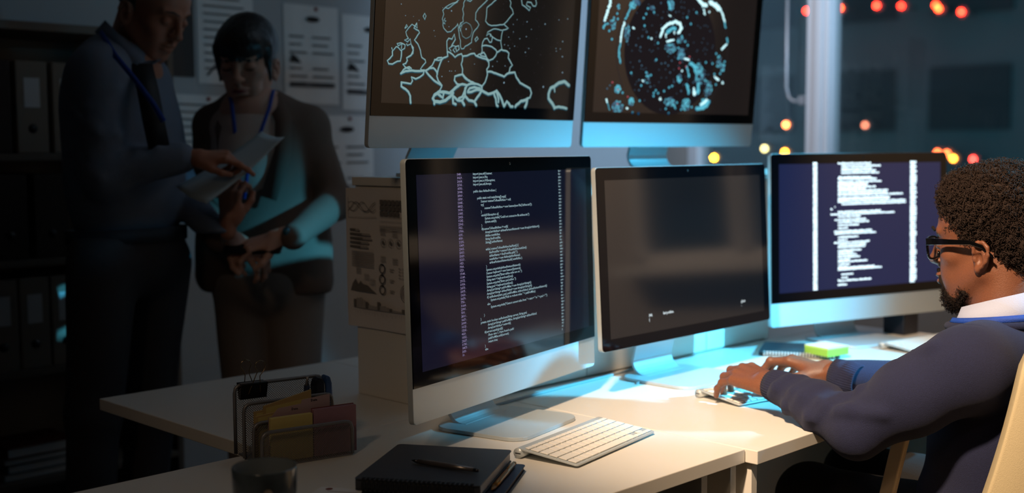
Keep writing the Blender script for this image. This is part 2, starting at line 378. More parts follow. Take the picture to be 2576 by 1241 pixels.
sheet(2.72, 2.98, 1.42, 1.78, 'white chart sheet pinned next to the upper left monitor', 'shoe', 0.01)
sheet(2.60, 2.86, 1.03, 1.40, 'white chart sheet pinned lower, above the sleeve of the brown blazer', 'shoe', -0.01)
sheet(2.11, 2.33, 1.50, 1.88, 'plain white printed sheet pinned behind the black-haired woman', 'lines')
sheet(1.86, 2.095, 1.52, 1.98, 'dark photo print pinned behind the bald man', 'photo')
sheet(2.0, 2.24, 1.1, 1.46, 'white chart sheet between the two standing people', 'lines', 0.02)
sheet(3.55, 3.85, 1.30, 1.72, 'white chart sheet hidden behind the upper monitors', 'lines')

# ---- bookcase behind the bald man
SH = mat('bookcase_board', (120, 108, 96), 0.6)
bc = thing('bookcase', 'open bookcase with box files at the far left behind the bald man', 'bookcase', (0.95, 3.3, 0))
BW = 0.90
for nm, b in (('side_board', (0, 0.02, 0, 0.29, 0, 1.61)), ('side_board', (BW - 0.02, BW, 0, 0.29, 0, 1.61)), ('top_board', (0, BW, -0.005, 0.29, 1.61, 1.635)), ('back_board', (0.02, BW - 0.02, 0.28, 0.29, 0, 1.61))):
    G().box(*b).build(nm, SH, bc, bevel=0.002)
SHZ = (0.32, 0.64, 0.955, 1.255)
for z in SHZ + (0.06,): G().box(0.02, BW - 0.02, 0, 0.28, z - 0.01, z + 0.01).build('shelf_board', SH, bc, bevel=0.002)
BOXM = mat('grey_card_file', (150, 138, 124), 0.75)
def file_box(x, z, wdt, h, label, group, dark=False):
    t = thing('box_file', label, 'box file', (x, 3.315, z), 0, group)
    m = BOXM if not dark else mat('brown_card_file', (60, 48, 40), 0.7)
    G().box(0, wdt, 0.0, 0.24, 0, h).build('file_body', m, t, bevel=0.003)
    G().tube([(wdt / 2, -0.0006, 0.07), (wdt / 2, 0.004, 0.07)], 0.013, 16).build('finger_hole', BLACKP, t)
    if not dark: G().rect(wdt * 0.25, wdt * 0.75, h * 0.5, h * 0.82, -0.0008).build('spine_label', PAPER, t, fix=False)
gp = 'box files in the bookcase'
names = ['leftmost', 'second from left', 'third from left', 'fourth from left', 'fifth from left', 'sixth from left']
for i in range(5): file_box(1.175 + i * 0.091, SHZ[1] + 0.011, 0.085, 0.26, 'grey box file, %s in the middle row of the bookcase' % names[i], gp)
for i in range(4): file_box(1.16 + i * 0.105, SHZ[3] + 0.011, 0.09, 0.26, 'box file on the top shelf of the bookcase, %s' % names[i], gp, i == 1)
for i in range(3): file_box(1.17 + i * 0.12, SHZ[2] + 0.011, 0.1, 0.24, 'brown box file on the second shelf of the bookcase, %s' % names[i], gp, True)
for i, (c, x0, wd_, h) in enumerate((((150, 150, 150), 0, .23, .02), ((60, 90, 110), .01, .22, .025), ((120, 120, 118), 0.0, .21, .018), ((90, 34, 24), .01, .2, .03))):
    b = thing('book', ('grey book lying at the bottom of the low pile in the bookcase', 'blue book lying second in the low pile in the bookcase', 'light grey book lying third in the low pile in the bookcase', 'dark red book on top of the low pile in the bookcase')[i], 'book', (1.30 + x0, 3.33, SHZ[0] + 0.0105 + (0, .0205, .046, .0645)[i]), 0, 'pile of books in the bookcase')
    cm = mat('cover_%d' % i, c, 0.6)
    G().box(0, wd_, 0, 0.17, 0, 0.002).box(0, wd_, 0, 0.17, h - 0.002, h).box(0, 0.003, 0, 0.17, 0, h).build('cover', cm, b)
    G().box(0.003, wd_ - 0.004, 0.003, 0.167, 0.002, h - 0.002).build('pages', PAPER, b)

# ================================================================ DESKS
def desk(name_label, x0, x1, y0, y1, side=(True, True), mid=None, back=True):
    t = thing('office_desk', name_label, 'desk', (x0, y0, 0)); W, D = x1 - x0, y1 - y0
    G().box(0.001, W - 0.001, 0.001, D - 0.001, DZ - 0.025, DZ).build('desktop', WHITE, t, bevel=0.0015)
    if side[0]: G().box(0.012, 0.03, 0.02, D - 0.02, 0, DZ - 0.025).build('side_panel', WHITE, t, bevel=0.001)
    if side[1]: G().box(W - 0.03, W - 0.012, 0.012, D - 0.02, 0, DZ - 0.025).build('side_panel', WHITE, t, bevel=0.001)
    if mid: G().box(mid, mid + 0.018, 0.012, D - 0.02, 0, DZ - 0.025).build('middle_panel', WHITE, t, bevel=0.001)
    if back: G().box(0.03, W - 0.03, D - 0.05, D - 0.032, 0.1, DZ - 0.025).build('back_panel', EDGE, t)
    if mid: G().box(0.03, mid, 0.3, 0.318, 0.0, DZ - 0.025).box(mid + 0.018, W - 0.03, 0.3, 0.318, 0, DZ - 0.025).build('inner_panel', WHITE, t)
    return t
desk('white office desk in front with the mug, notebooks and left monitor', 0.53, 1.737, 1.142, 1.754, mid=1.09)
desk('white office desk where the seated man types', 1.7375, 3.19, 1.118, 1.754)
desk('white office desk at the back left behind the mesh organiser', 1.138, 1.75, 1.7545, 2.387, side=(False, True), back=False)
desk('white office desk at the back under the low cabinet', 1.7505, 3.19, 1.7545, 2.387)

# low white cabinet standing on the seam, carries the upper monitors
hc = thing('low_cabinet', 'long white desk cabinet carrying the two upper monitors', 'cabinet', (1.56, 1.772, DZ))
HX, HD, HH = 1.24, 0.252, 0.474
G().box(0, 0.018, 0, HD, 0.0005, HH - 0.018).build('side_panel', WHITE, hc, bevel=0.001)
G().box(HX - 0.018, HX, 0, HD, 0.0005, HH - 0.018).build('side_panel', WHITE, hc, bevel=0.001)
G().box(-0.006, HX + 0.004, -0.012, HD + 0.004, HH - 0.018, HH).build('top_board', WHITE, hc, bevel=0.001)
for a_, b_ in ((.02, .47), (.473, .944), (.947, 1.222)): G().box(a_, b_, 0.0, 0.016, 0.004, HH - 0.02).build('front_panel', WHITE, hc, bevel=0.0015)
G().box(0.018, HX - 0.018, HD - 0.012, HD, 0.0005, HH - 0.018).build('back_board', WHITE, hc)
GAP = 0.0

# chart sheet hung on the cabinet's left end, sticks out at its back edge
ps = thing('wall_chart', 'large white sheet of charts taped to the end of the white desk cabinet', 'poster', (1.556, 1.80, DZ + 0.155))
pw, ph = 0.246, 0.30      # local x = along -y of the world
ps.rotation_euler = (0, 0, -PI / 2); ps.location = (1.5565, 2.046, DZ + 0.150)
pm = mat('thin_poster_paper', (218, 212, 210), 0.8)
g = G(); n = 12; vs = []
for j in range(7):
    for i in range(n + 1): vs.append((pw * i / n, -0.002 - 0.004 * (0.5 + 0.5 * math.sin(i * 0.9 + j * 0.4)) * (1 if i < 2 else 0.25), ph * j / 6))
g.add(vs, [(j * (n + 1) + i, j * (n + 1) + i + 1, (j + 1) * (n + 1) + i + 1, (j + 1) * (n + 1) + i) for j in range(6) for i in range(n)], True).build('sheet', pm, ps)
y = -0.0075; gd = G(); gg = G()
def U(px, py):  # unit square of the printed page
    return px * pw, ph * (1 - py)
wv = lambda f, ph_, a, b, c0: [U(a + (b - a) * t / 10, c0 + 0.035 * math.sin(f * t + ph_)) for t in range(11)]
gd.ribbon(wv(.9, 0, .04, .42, .13), .0015, y); gd.ribbon(wv(.9, 2, .04, .42, .13), .0015, y); gd.ribbon(wv(.6, 4, .04, .42, .13), .001, y)
gg.ribbon([U(.04, .07), U(.04, .21), U(.43, .2)], .0012, y)
for r, nn in enumerate((6, 9, 5)):
    for i in range(nn): a, b = U(.48 + i * .052, .075 + r * .04); gd.rect(a, a + .0115, b - .0105, b, y)
for r in range(2):
    for i in range(9): a, b = U(.48 + i * .052, .195 + r * .03); gg.ribbon([(a, b), (a + .0115, b)], .0008, y)
for r in range(4): a, b = U(.47, .255 + r * .012); gg.rect(a, a + .115, b - .0012, b, y)
for r, ln in enumerate((.13, .28, .3, .26, .25)): a, b = U(.06, .29 + r * .03); gd.rect(a, a + ln * pw * .6, b - .005, b, y); gg.rect(a + ln * pw * .6, a + ln * pw, b - .005, b, y)
for r in range(9): a, b = U(.08, .45 + r * .013); gg.rect(a, a + .075, b - .002, b, y)
def ring(cx, cz, r, g_, wd_=.002, a0=0, a1=360): g_.ribbon([(cx + r * math.cos(math.radians(t)), cz + r * math.sin(math.radians(t))) for t in range(a0, a1 + 1, 20)], wd_, y)
for i in range(4): cx, cz = U(.52 + i * .1, .375); ring(cx, cz, .0085, gg, .0012); gd.disc(cx, cz, .004, y)
for i in range(3): cx, cz = U(.50, .56 + i * .075); ring(cx, cz, .009, gg, .003); ring(cx, cz, .009, gd, .003, 0, 120)
for i in range(3):
    a, b = U(.60, .555 + i * .075); gg.rect(a, a + .015, b - .002, b, y); gg.rect(a, a + .012, b - .006, b - .004, y)
for i in range(4): a, b = U(.72, .545 + i * .022); gd.rect(a, a + .006, b - .0015, b, y); gg.rect(a + .01, a + .03, b - .0015, b, y)
for r_ in (.019, .014, .009): cx, cz = U(.82, .72); ring(cx, cz, r_, gd if r_ > .015 else gg, .0018, 40, 340)
for (a, b) in ((.48, .28), (.64, .29), (.48, .47), (.64, .48), (.14, .57), (.25, .61), (.33, .64)):
    a, b = U(a, b)
    for k in range(4): gg.rect(a, a + .017, b - .0015 - k * .0035, b - k * .0035, y)
hl = [(.06, .0), (.09, .05), (.13, .08), (.17, .045), (.2, .07), (.24, .05), (.3, .045), (.36, .02), (.42, 0)]
b0 = U(0, .74)[1]
gd.add([(a * pw, y, b0) for a, h in hl] + [(a * pw, y, b0 + h * ph * 1.1) for a, h in hl], [(i, i + 1, len(hl) + i + 1, len(hl) + i) for i in range(len(hl) - 1)])
b0 = U(0, .86)[1]
for i in range(20): h = (.06, .07, .075, .06, .05, .03, .028, .026)[i % 8] * (1.0 if i < 9 else .5) * ph; (gg if i % 4 else gd).rect(pw * (.1 + i * .041), pw * (.1 + i * .041) + pw * .039, b0, b0 + h, y)
for i in range(34): a = pw * (.1 + i * .024); gg.rect(a, a + .0007, b0 - .006 - .008 * ((i * 7) % 5) / 4, b0 - .003, y)
gd.build('printed_figure', mat('poster_ink_dark', (112, 108, 105), 0.8), ps, fix=False); gg.build('printed_lines', mat('poster_ink_grey', (166, 160, 157), 0.8), ps, fix=False)

EU= [(1.8,[-140,278,-132,285,-121,291,-111,295,-103,297,-92,305]),(1.8,[-140,278,-136,271,-140,261,-137,256,-137,248,-134,243,-123,236,-112,238,-99,248,-93,254]),(1.8,[-132,263,-135,259,-129,258,-135,253,-131,252]),(1.8,[-132,284,-124,283,-113,290,-107,294,-97,299]),(2.0,[-74,306,-79,298,-78,293,-81,285,-77,276,-79,268,-77,261,-84,257,-82,252,-90,247,-94,255]),(2.0,[-91,246,-88,237,-86,228,-82,221,-81,209,-78,205,-71,206,-67,211,-59,214,-48,220,-48,227,-44,241,-33,251,-28,258,-34,264,-40,267,-40,281,-32,291,-20,300,-5,312]),(2.0,[-84,258,-88,251,-84,241]),(2.0,[-58,308,-69,304,-59,303,-53,308]),(2.2,[22,314,8,304,-6,295,-6,282,-8,267,1,261,12,259,34,262,52,265,67,278,81,290,77,298,69,304,71,312,66,319]),(2.2,[52,265,67,258,63,256,50,253,46,239,45,227,50,212]),(2.0,[47,252,35,253,20,253,8,248,1,245,-2,237,5,242,12,241,10,236]),(2.2,[9,240,19,235,31,231,43,230]),(2.4,[17,236,15,225,9,224,1,232,-8,230,-13,223,-15,214,-13,204,-17,198]),(2.5,[-14,215,-1,217,18,215,30,210,35,205,31,197,23,190,11,186]),(2.7,[-17,198,-8,202,-2,197,3,190,10,186]),(2.4,[-28,194,-21,198,-16,194,-2,193]),(2.7,[-73,190,-60,192,-50,196,-37,198,-33,194,-19,191,2,188,10,182,11,174,5,167,8,156,2,140,-8,130]),(2.7,[34,204,48,211,67,209,74,205,73,195,82,186,88,180,81,174,78,162]),(3.0,[7,162,16,163,35,160,50,157,63,154,73,161,81,163,98,165,104,155,118,143,134,138,154,132,160,122,156,112,144,107]),(2.5,[-120,197,-122,207,-123,218,-118,224,-108,223,-102,233,-98,223,-104,215,-108,210]),(2.0,[-109,199,-115,204,-104,210,-95,209,-103,201,-97,197]),(2.4,[-97,208,-87,211,-85,204,-92,199,-95,205]),(2.5,[-120,197,-114,196,-102,191,-96,187,-88,192,-77,195,-73,190,-73,181,-76,174,-71,164,-71,155,-62,148,-50,140]),(2.7,[-120,197,-118,188,-130,184,-135,180,-141,168,-144,161,-147,146,-142,137,-134,131,-131,126,-137,116]),(2.4,[-135,184,-146,183,-156,177,-162,167,-174,159]),(2.4,[-156,179,-143,178,-137,180]),(2.9,[-180,156,-169,161,-158,162,-148,155,-146,150]),(3.0,[-180,155,-170,147,-156,138,-139,131,-131,128]),(3.0,[-62,146,-71,153,-82,151,-93,148,-94,140,-86,133,-78,131]),(3.0,[-62,146,-44,139,-26,135,-8,131]),(4.0,[-78,131,-89,125,-97,119,-107,113,-124,115,-138,115]),(3.4,[-78,131,-69,133,-55,131,-41,135,-29,135]),(4.4,[-138,115,-151,108,-155,101,-150,95,-134,94,-117,98,-104,106,-96,114]),(3.7,[-124,113,-126,103,-140,110]),(4.0,[-150,95,-150,89]),(3.4,[-99,118,-96,108,-81,99,-67,99,-59,109,-60,125]),(3.7,[-96,106,-94,93,-86,91]),(3.4,[-78,103,-67,107,-60,121,-55,131]),(3.4,[-51,117,-39,118,-22,123,-7,123,-8,130]),(3.7,[-59,109,-46,100,-29,98,-15,112,-7,122]),(3.4,[-51,119,-46,125,-31,128,-13,126]),(3.7,[-29,98,-22,87]),(4.0,[-66,97,-60,86]),(3.7,[-7,122,14,115,29,118,41,123,51,115,61,103,69,89]),(3.4,[33,116,40,106,44,92,48,82]),(3.4,[41,120,49,106,49,99]),(3.7,[69,89,77,101,84,97,91,87,98,84]),(4.0,[144,107,125,103,110,94,107,84]),(4.4,[147,109,145,97,141,83]),(2.4,[-247,130,-232,129,-220,128,-216,134,-219,141,-207,138,-196,142,-186,148,-185,154]),(3.0,[-246,129,-246,122,-234,117,-226,112,-220,104,-218,90]),(3.4,[-249,147,-236,152,-218,154,-197,154,-184,156]),(2.7,[-226,157,-237,159,-244,165,-237,167,-233,173,-235,178,-223,184,-218,194,-222,201]),(2.4,[-249,147,-242,155,-227,161,-221,158]),(2.2,[-212,247,-219,237,-206,233,-203,229,-212,218,-216,214,-206,207,-198,195,-193,181,-183,177,-181,172,-190,164,-195,158,-187,156]),(2.0,[-212,247,-210,238,-225,244,-234,236,-241,228,-238,221,-233,216]),(2.0,[-244,235,-240,242,-237,239,-243,235]),(2.0,[-233,216,-243,212,-235,209,-228,215,-225,206,-235,202,-237,205]),(2.0,[-224,204,-218,199,-218,188,-225,182]),(2.0,[-277,195,-274,189,-265,198,-260,197,-252,191,-242,196,-241,203,-253,206,-263,204,-260,200,-250,204,-251,195]),(2.4,[-275,188,-274,181,-281,174,-287,170,-283,164,-273,164,-260,170,-252,171,-250,181,-250,190]),(2.0,[-195,262,-191,268,-187,263,-190,256,-195,262]),(2.0,[-38,227,-32,233,-28,229,-35,223,-38,227]),(2.4,[105,323,109,311,124,306,134,301,138,308,123,312,126,319,139,319,146,312,155,312,158,318,154,327]),(5.0,[296,144,278,152,257,148,241,139,228,135,222,122,223,112,238,101,246,93,247,80]),(3.7,[246,91,263,94,284,92,293,81]),(2.7,[241,139,244,128]),(0.8,[-83,245,-79,255,-68,260,-55,256,-48,246,-52,233,-66,227,-77,231,-82,240,-83,245])]
EUD= [(-114,279,1.9),(-67,246,2.1),(193,276,1.9),(261,242,1.9),(264,208,2.1),(268,172,2.1),(201,137,2.7),(64,141,2.5),(130,210,1.7),(130,244,1.5),(129,276,1.5),(-132,146,1.5),(-110,158,1.3),(-115,177,1.3),(-257,280,1.3),(-244,259,1.1),(-162,236,1.1),(-35,176,1.1),(23,174,1.5),(58,222,1.3),(83,267,1.1),(95,278,1.1),(146,261,1.1),(108,238,1.3),(141,219,1.3),(85,251,1.1),(70,239,1.1),(76,215,1.1),(92,221,1.3),(70,221,1.1),(242,289,1.3),(274,294,1.5),(238,225,1.3),(254,225,1.3),(240,219,1.3),(37,185,1.1),(64,177,1.3),(-140,283,0.8),(-222,259,0.8),(-206,253,1.1),(-158,225,0.8),(-119,247,1.1),(-50,206,1.1),(-104,158,1.1),(-93,159,1.1)]
GL= [(0,6.5,[-261,366,-263,352,-271,333,-278,313]),(1,5.7,[-274,306,-280,297]),(1,4.9,[-176,377,-191,350,-205,323]),(0,5.7,[-207,315,-214,301,-217,279,-217,265]),(1,4.9,[-217,262,-221,245,-219,229,-213,214]),(0,9.5,[51,397,71,383,91,377]),(0,11.4,[105,388,129,382,141,373]),(0,6.5,[141,380,158,361,169,341]),(1,4.6,[169,339,175,324]),(0,5.7,[83,366,88,355]),(0,7.6,[-75,288,-68,307,-48,322,-23,328,-4,323,0,311,-9,300]),(1,9.5,[-50,301,-33,311,-21,310]),(0,5.3,[-56,295,-55,287]),(0,4.9,[-26,302,-24,297]),(0,5.7,[-49,276,-26,281]),(0,6.5,[167,266,184,279]),(1,5.7,[184,296,187,286]),(0,6.8,[23,234,38,232]),(1,5.7,[33,214,42,194,43,187]),(1,9.5,[47,223,67,213]),(0,10.3,[66,154,71,142]),(1,11.4,[83,170,82,147]),(1,7.6,[38,166,48,144]),(0,6.8,[147,189,163,183]),(0,6.5,[180,177,182,176]),(0,8.4,[101,114,122,127]),(1,11.4,[83,103,113,109,131,122]),(0,5.3,[-254,120,-251,114]),(1,3.0,[-249,111,-241,95]),(0,5.7,[-61,126,-59,125]),(0,5.3,[-180,100,-178,99]),(0,4.9,[-130,172,-126,170]),(0,4.9,[-177,304,-173,302]),(0,4.6,[-47,343,-43,341]),(1,4.6,[-5,112,0,102]),(1,4.9,[-1,185,9,173]),(1,7.6,[-54,377,-45,360]),(2,11.4,[-176,372,-162,366])]
GD= [(1,-141,330),(1,-136,311),(1,-105,347),(1,-128,355),(1,-133,341),(1,36,326),(1,20,342),(1,55,357),(0,105,362),(1,-83,270),(1,-119,282),(0,-108,280),(1,-259,291),(1,-248,271),(1,-266,308),(1,-232,322),(1,-235,335),(1,-173,190),(1,-101,187),(1,-119,193),(1,-134,159),(2,-143,173),(2,-104,167),(2,-101,157),(2,-141,147),(3,-237,164),(3,-216,146),(3,-180,129),(3,-215,110),(1,-199,139),(1,-48,147),(1,-12,123),(1,4,118),(1,-137,87),(1,-159,89),(1,-25,89),(1,-37,101),(1,22,100),(1,63,107),(3,5,223),(3,40,240),(3,3,208),(0,15,202),(3,29,214),(1,-5,261),(1,5,292),(1,19,279),(1,30,270),(1,-3,234),(1,106,228),(1,145,253),(1,158,247),(1,182,233),(1,182,223),(1,172,209),(1,167,200),(1,144,198),(1,93,195),(1,73,189),(2,62,173),(2,100,180),(1,153,170),(1,133,226),(2,-82,372),(2,-142,284),(2,-127,296),(2,-146,256),(2,-162,260),(2,-146,221),(2,-137,210),(2,-30,196),(2,-65,218),(2,-39,214),(2,-51,220),(2,-27,227),(1,-85,227),(2,-89,224),(1,-19,161),(1,-30,157),(2,-13,172),(2,17,149),(1,-136,120),(1,-86,141),(1,-70,141),(1,-79,148),(1,-86,133),(2,-254,148),(2,-245,156),(2,-220,139)]
GC= [(2,-232,352,4,6,8),(2,-248,310,10,17,12),(2,-196,290,8,23,20),(1,-182,360,11,10,16),(2,-42,368,11,13,22),(2,-112,358,10,6,6),(2,-35,259,21,13,26),(2,7,246,13,15,30),(1,79,209,17,15,30),(2,89,188,23,23,30),(2,123,158,15,23,24),(1,-217,147,11,10,16),(2,-213,103,19,15,34),(1,-166,116,8,11,14),(2,-24,119,21,11,26),(1,40,113,17,15,28),(1,112,117,17,13,30),(2,158,232,11,15,12),(1,7,181,8,11,12),(2,175,217,8,15,10),(2,-116,181,11,17,8),(2,0,281,11,11,10)]
M3R= [(-93,41,426.1),(-81,77,419.1),(-81,43,412.5),(-81,47,406.5),(-81,56,399.9),(-91,49,388.6),(-93,50,384.1),(-93,64,376.6),(-93,26,371.2),(-93,18,367.0),(-93,39,361.6),(-93,22,357.1),(-93,90,352.0),(-93,98,346.0),(-93,172,340.6),(-93,111,333.1),(-93,103,328.6),(-93,170,322.6),(-79,170,316.2),(-105,-99,310.0),(-119,-111,303.8),(-93,77,295.5),(-119,118,289.7),(-93,1,282.9),(-105,18,274.8),(-93,22,267.8),(-93,-7,260.0),(-93,-52,251.8),(-107,31,243.3),(-105,37,237.2),(-93,-15,227.7),(-93,-48,220.2),(-107,26,213.2),(-93,22,206.6),(-93,14,200.5),(-93,1,191.5),(-93,-32,185.4),(-93,-15,179.4),(-93,-9,173.3),(-93,-48,166.4),(-93,22,161.2),(-93,-48,153.7),(-93,-53,146.1),(-93,73,140.0),(-93,43,144.6),(-81,-32,127.2),(-81,-53,118.1),(-93,-89,112.8),(-93,22,109.8),(-94,-61,99.1)]

# ================================================================ MONITORS
MW, GH, CH = 0.65, 0.39, 0.063
PINKT = emat('glow_pink', (255, 120, 140), 0.55)
def monitor(label, X, Y, Z, yaw, tilt, base_z, foot0, foot1, chin=True, group='desk monitors'):
    t = thing('computer_monitor', label, 'monitor', (X, Y, Z), yaw, group)
    c = CH if chin else 0.0; H = GH + c; T = Matrix.Rotation(tilt, 4, 'X')
    bd = bpy.data.objects.new('display_housing', None)
    g = G(); lay = [(0.0006, 0, 0.009), (0.0115, 0.0, 0.009), (0.026, 0.05, 0.03), (0.040, 0.16, 0.05)]; N = 28; vs = []
    for yy, ins, r in lay:
        p = rrect(-MW / 2 + ins, MW / 2 - ins, ins * 0.8, H - ins * 0.8, r); vs += [T @ Vector((a, yy, b)) for a, b in p]
    fs = [tuple(range(N)), tuple(range(3 * N, 4 * N))] + [(l * N + i, l * N + (i + 1) % N, (l + 1) * N + (i + 1) % N, (l + 1) * N + i) for l in range(3) for i in range(N)]
    body = g.add(vs, fs).build('housing', ALU, t, bevel=0.0008)
    if chin:
        p = [q for q in rrect(-MW / 2 + 0.0008, MW / 2 - 0.0008, c - 0.02, H - 0.0008, 0.0085) if q[1] > H - 0.02] ; p = [(MW / 2 - 0.0008, c)] + p + [(-MW / 2 + 0.0008, c)]
    else: p = rrect(-MW / 2 + 0.0008, MW / 2 - 0.0008, 0.0008, H - 0.0008, 0.0085)
    G().prism(p, -0.0016, 0.0005, 'y', T).build('bezel', GLASSB, t, bevel=0.0004)
    G().tube([T @ Vector((0, -0.00165, H - 0.012)), T @ Vector((0, -0.0018, H - 0.012))], 0.0028, 14).build('webcam', BLACKP, t)
    # stand
    bz = base_z - Z; xs = 0.098
    G().prism(rrect(-xs - .022, xs + .012, foot0, foot1, 0.036), bz + 0.0004, bz + 0.0075).build('stand_foot', ALU, t, bevel=0.0012)
    k = foot1; cl = [(k - 0.006 - 0.035 + 0.035 * math.sin(a), 0.0075 - 0.003 + 0.035 - 0.035 * math.cos(a)) for a in [i * PI / 2 / 6 for i in range(7)]]
    z1 = 0.20; yh = 0.052 - z1 * math.sin(tilt) * 1.0
    cl = [(k - 0.05, 0.0045)] + cl + [((cl[-1][0] * 2 + yh) / 3, 0.09 - bz * 0.2), (yh, z1 - bz)]
    top = []; bot = []
    for i, (a, b) in enumerate(cl):
        q0 = cl[max(0, i - 1)]; q1 = cl[min(len(cl) - 1, i + 1)]; d = Vector((q1[0] - q0[0], q1[1] - q0[1])).normalized(); nn = Vector((-d.y, d.x)) * 0.0035
        top.append((a + nn.x, b + nn.y)); bot.append((a - nn.x, b - nn.y))
    pr = top + bot[::-1]; g = G(); xw = 0.074
    for sgn in (0,): 
        n = len(cl); vs = [(x, a, b + bz) for x in (-xw, xw) for a, b in pr]; m = 2 * n
        fs = [(i, i + 1, m + i + 1, m + i) for i in range(m - 1)] + [(m - 1, 0, m, 2 * m - 1)] + [(i, i + 1, m - 2 - i, m - 1 - i) for i in range(n - 1)] + [(m + i, m + i + 1, m + m - 2 - i, m + m - 1 - i) for i in range(n - 1)]
        g.add(vs, fs)
    g.build('stand_neck', ALU, t, bevel=0.001)
    return t, T, c
def on_screen(g, T, name, m, t): 
    g.v = [tuple(T @ Vector(q)) for q in g.v]; return g.build(name, m, t, fix=False)
def glow_glass(name, rgb, s, rough=0.10, spec=1.0):
    return mat(name, (4, 4, 5), rough, emit=rgb, estr=s, spec=spec)
SX = 0.2985
def screen(t, T, c, m, name='screen'):
    return on_screen(G().rect(-SX, SX, c + 0.0255, c + 0.3625, -0.0020), T, name, m, t)
R_ = math.radians
# lower left: code
m1, T, c = monitor('nearest large silver monitor showing small white program code on navy', 1.587, 1.567, DZ + 0.064, R_(12.57), R_(-1.51), DZ, -0.085, 0.115, group='monitors in the lower row')
screen(m1, T, c, glow_glass('screen_navy', (15, 16, 36), 0.7, spec=0.6))
code = [(0, 0, 'import java.util.Scanner;'), (1, 0, 'import java.io.File;'), (2, 0, 'import java.io.IOException;'), (3, 0, 'import java.util.Arrays;'), (5, 0, 'public class AirlineProblem {'), (7, 1, 'public static void main(String[] args){'), (8, 2, 'Scanner scannerToReadAirlines = null;'), (9, 2, 'try{'), (10, 3, 'scannerToReadAirlines = new Scanner(new File("airlines.txt"));'), (11, 2, '}'), (12, 2, 'catch(IOException e){'), (13, 3, 'System.out.println("Could not connect to file airlines.txt.");'), (14, 3, 'System.exit(0);'), (15, 2, '}'), (16, 2, 'if(scannerToReadAirlines != null){'), (17, 3, 'ArrayList<Airline> airlinesPartnersNetwork = new ArrayList<Airline>();'), (18, 3, 'Airline newAirline;'), (19, 3, 'String lineFromFile;'), (20, 3, 'String[] airlineNames;'), (22, 3, 'while( scannerToReadAirlines.hasNext() ){'), (23, 4, 'lineFromFile = scannerToReadAirlines.nextLine();'), (24, 4, 'airlineNames = lineFromFile.split(",");'), (25, 4, 'newAirline = new Airline(airlineNames);'), (26, 4, 'airlinesPartnersNetwork.add( newAirline );'), (27, 3, '}'), (28, 3, 'System.out.println(airlinesPartnersNetwork);'), (29, 3, 'Scanner keyboard = new Scanner(System.in);'), (30, 3, 'System.out.print("Enter airline miles are on: ");'), (31, 3, 'String start = keyboard.nextLine();'), (32, 3, 'System.out.print("Enter goal airline: ");'), (33, 3, 'String goal = keyboard.nextLine();'), (34, 3, 'ArrayList<String> pathForMiles = new ArrayList<String>();'), (35, 3, 'ArrayList<String> airlinesVisited = new ArrayList<String>();'), (36, 3, 'if( canRedeem(start, goal, pathForMiles, airlinesVisited, airlinesPartnersNetwork))'), (37, 4, 'System.out.println("Path to redeem miles: " + pathForMiles);'), (38, 3, 'else'), (39, 4, 'System.out.println("Cannot convert miles from " + start + " to " + goal + ".");'), (41, 2, '}'), (42, 1, '}'), (43, 1, 'private static boolean canRedeem(String current, String goal,'), (44, 3, 'ArrayList<String> pathForMiles, ArrayList<String> airlinesVisited,'), (45, 3, 'ArrayList<Airline> network){'), (46, 2, 'if(current.equals(goal)){'), (47, 3, '//base case 1, I have found a path!'), (48, 3, 'pathForMiles.add(current);'), (49, 3, 'return true;'), (50, 2, '}'), (51, 2, 'else')]
PX = 0.00637
ls = [(-0.128 + i * 0.0117, 0.4218 - r * PX, s_) for r, i, s_ in code]
TXT1 = emat('glow_code_white', (175, 208, 218), 0.66); TXTN = emat('glow_code_mauve', (175, 160, 205), 0.55)
on_screen(text_mesh(ls, 0.0063, 1.05, 0.00012, -0.0024), T, 'code_text', TXT1, m1)
nums = '5448 30629 20608 25765 18703 20948 28969 18709 53085 88025 30105 21805 20025 31282 25062 7022 17006 6292 8930 21292 13409 23415 25413 32029 25213 1423 7924 5729 17144 11149 29172 31936 26373 23075 13620 26676 7756 31664 23901 7591 28311 16671 20909 16125 13262 4620 10352 23637 31781 18473 2033 10'.split()
on_screen(text_mesh([(-0.1785, 0.4218 - r * PX, s_ + ' .') for r, s_ in enumerate(nums)], 0.0062, 0.98, 0.00012, -0.0024), T, 'line_numbers', TXTN, m1)
cr = random.Random(3)
on_screen(text_mesh([(0.1815, 0.4218 - r * PX, ''.join(cr.choice('nwrtyiasop') for _ in range(3 if r < 51 else 1)) + (' :' if r < 51 else '')) for r in range(52)], 0.0062, 0.98, 0.00016, -0.0024), T, 'code_column', TXT1, m1)
# lower middle: nearly blank
m2, T, c = monitor('black-framed middle monitor with nearly blank grey screen', 2.186, 1.583, DZ + 0.103, R_(0.5), R_(-3.13), DZ, -0.075, 0.125, chin=False, group='monitors in the lower row')
screen(m2, T, c, glow_glass('screen_dim_grey', (26, 28, 33), 0.6, 0.09, spec=1.0))
W2 = emat('glow_white', (225, 240, 245), 0.9)
on_screen(text_mesh([(-0.165, 0.060, '344.'), (-0.113, 0.060, 'last position.'), (-0.165, 0.051, '('), (0.198, 0.056, 'ghost'), (0.198, 0.047, '.')], 0.0085, 0.9, 0.0003, -0.0024), T, 'screen_text', W2, m2)
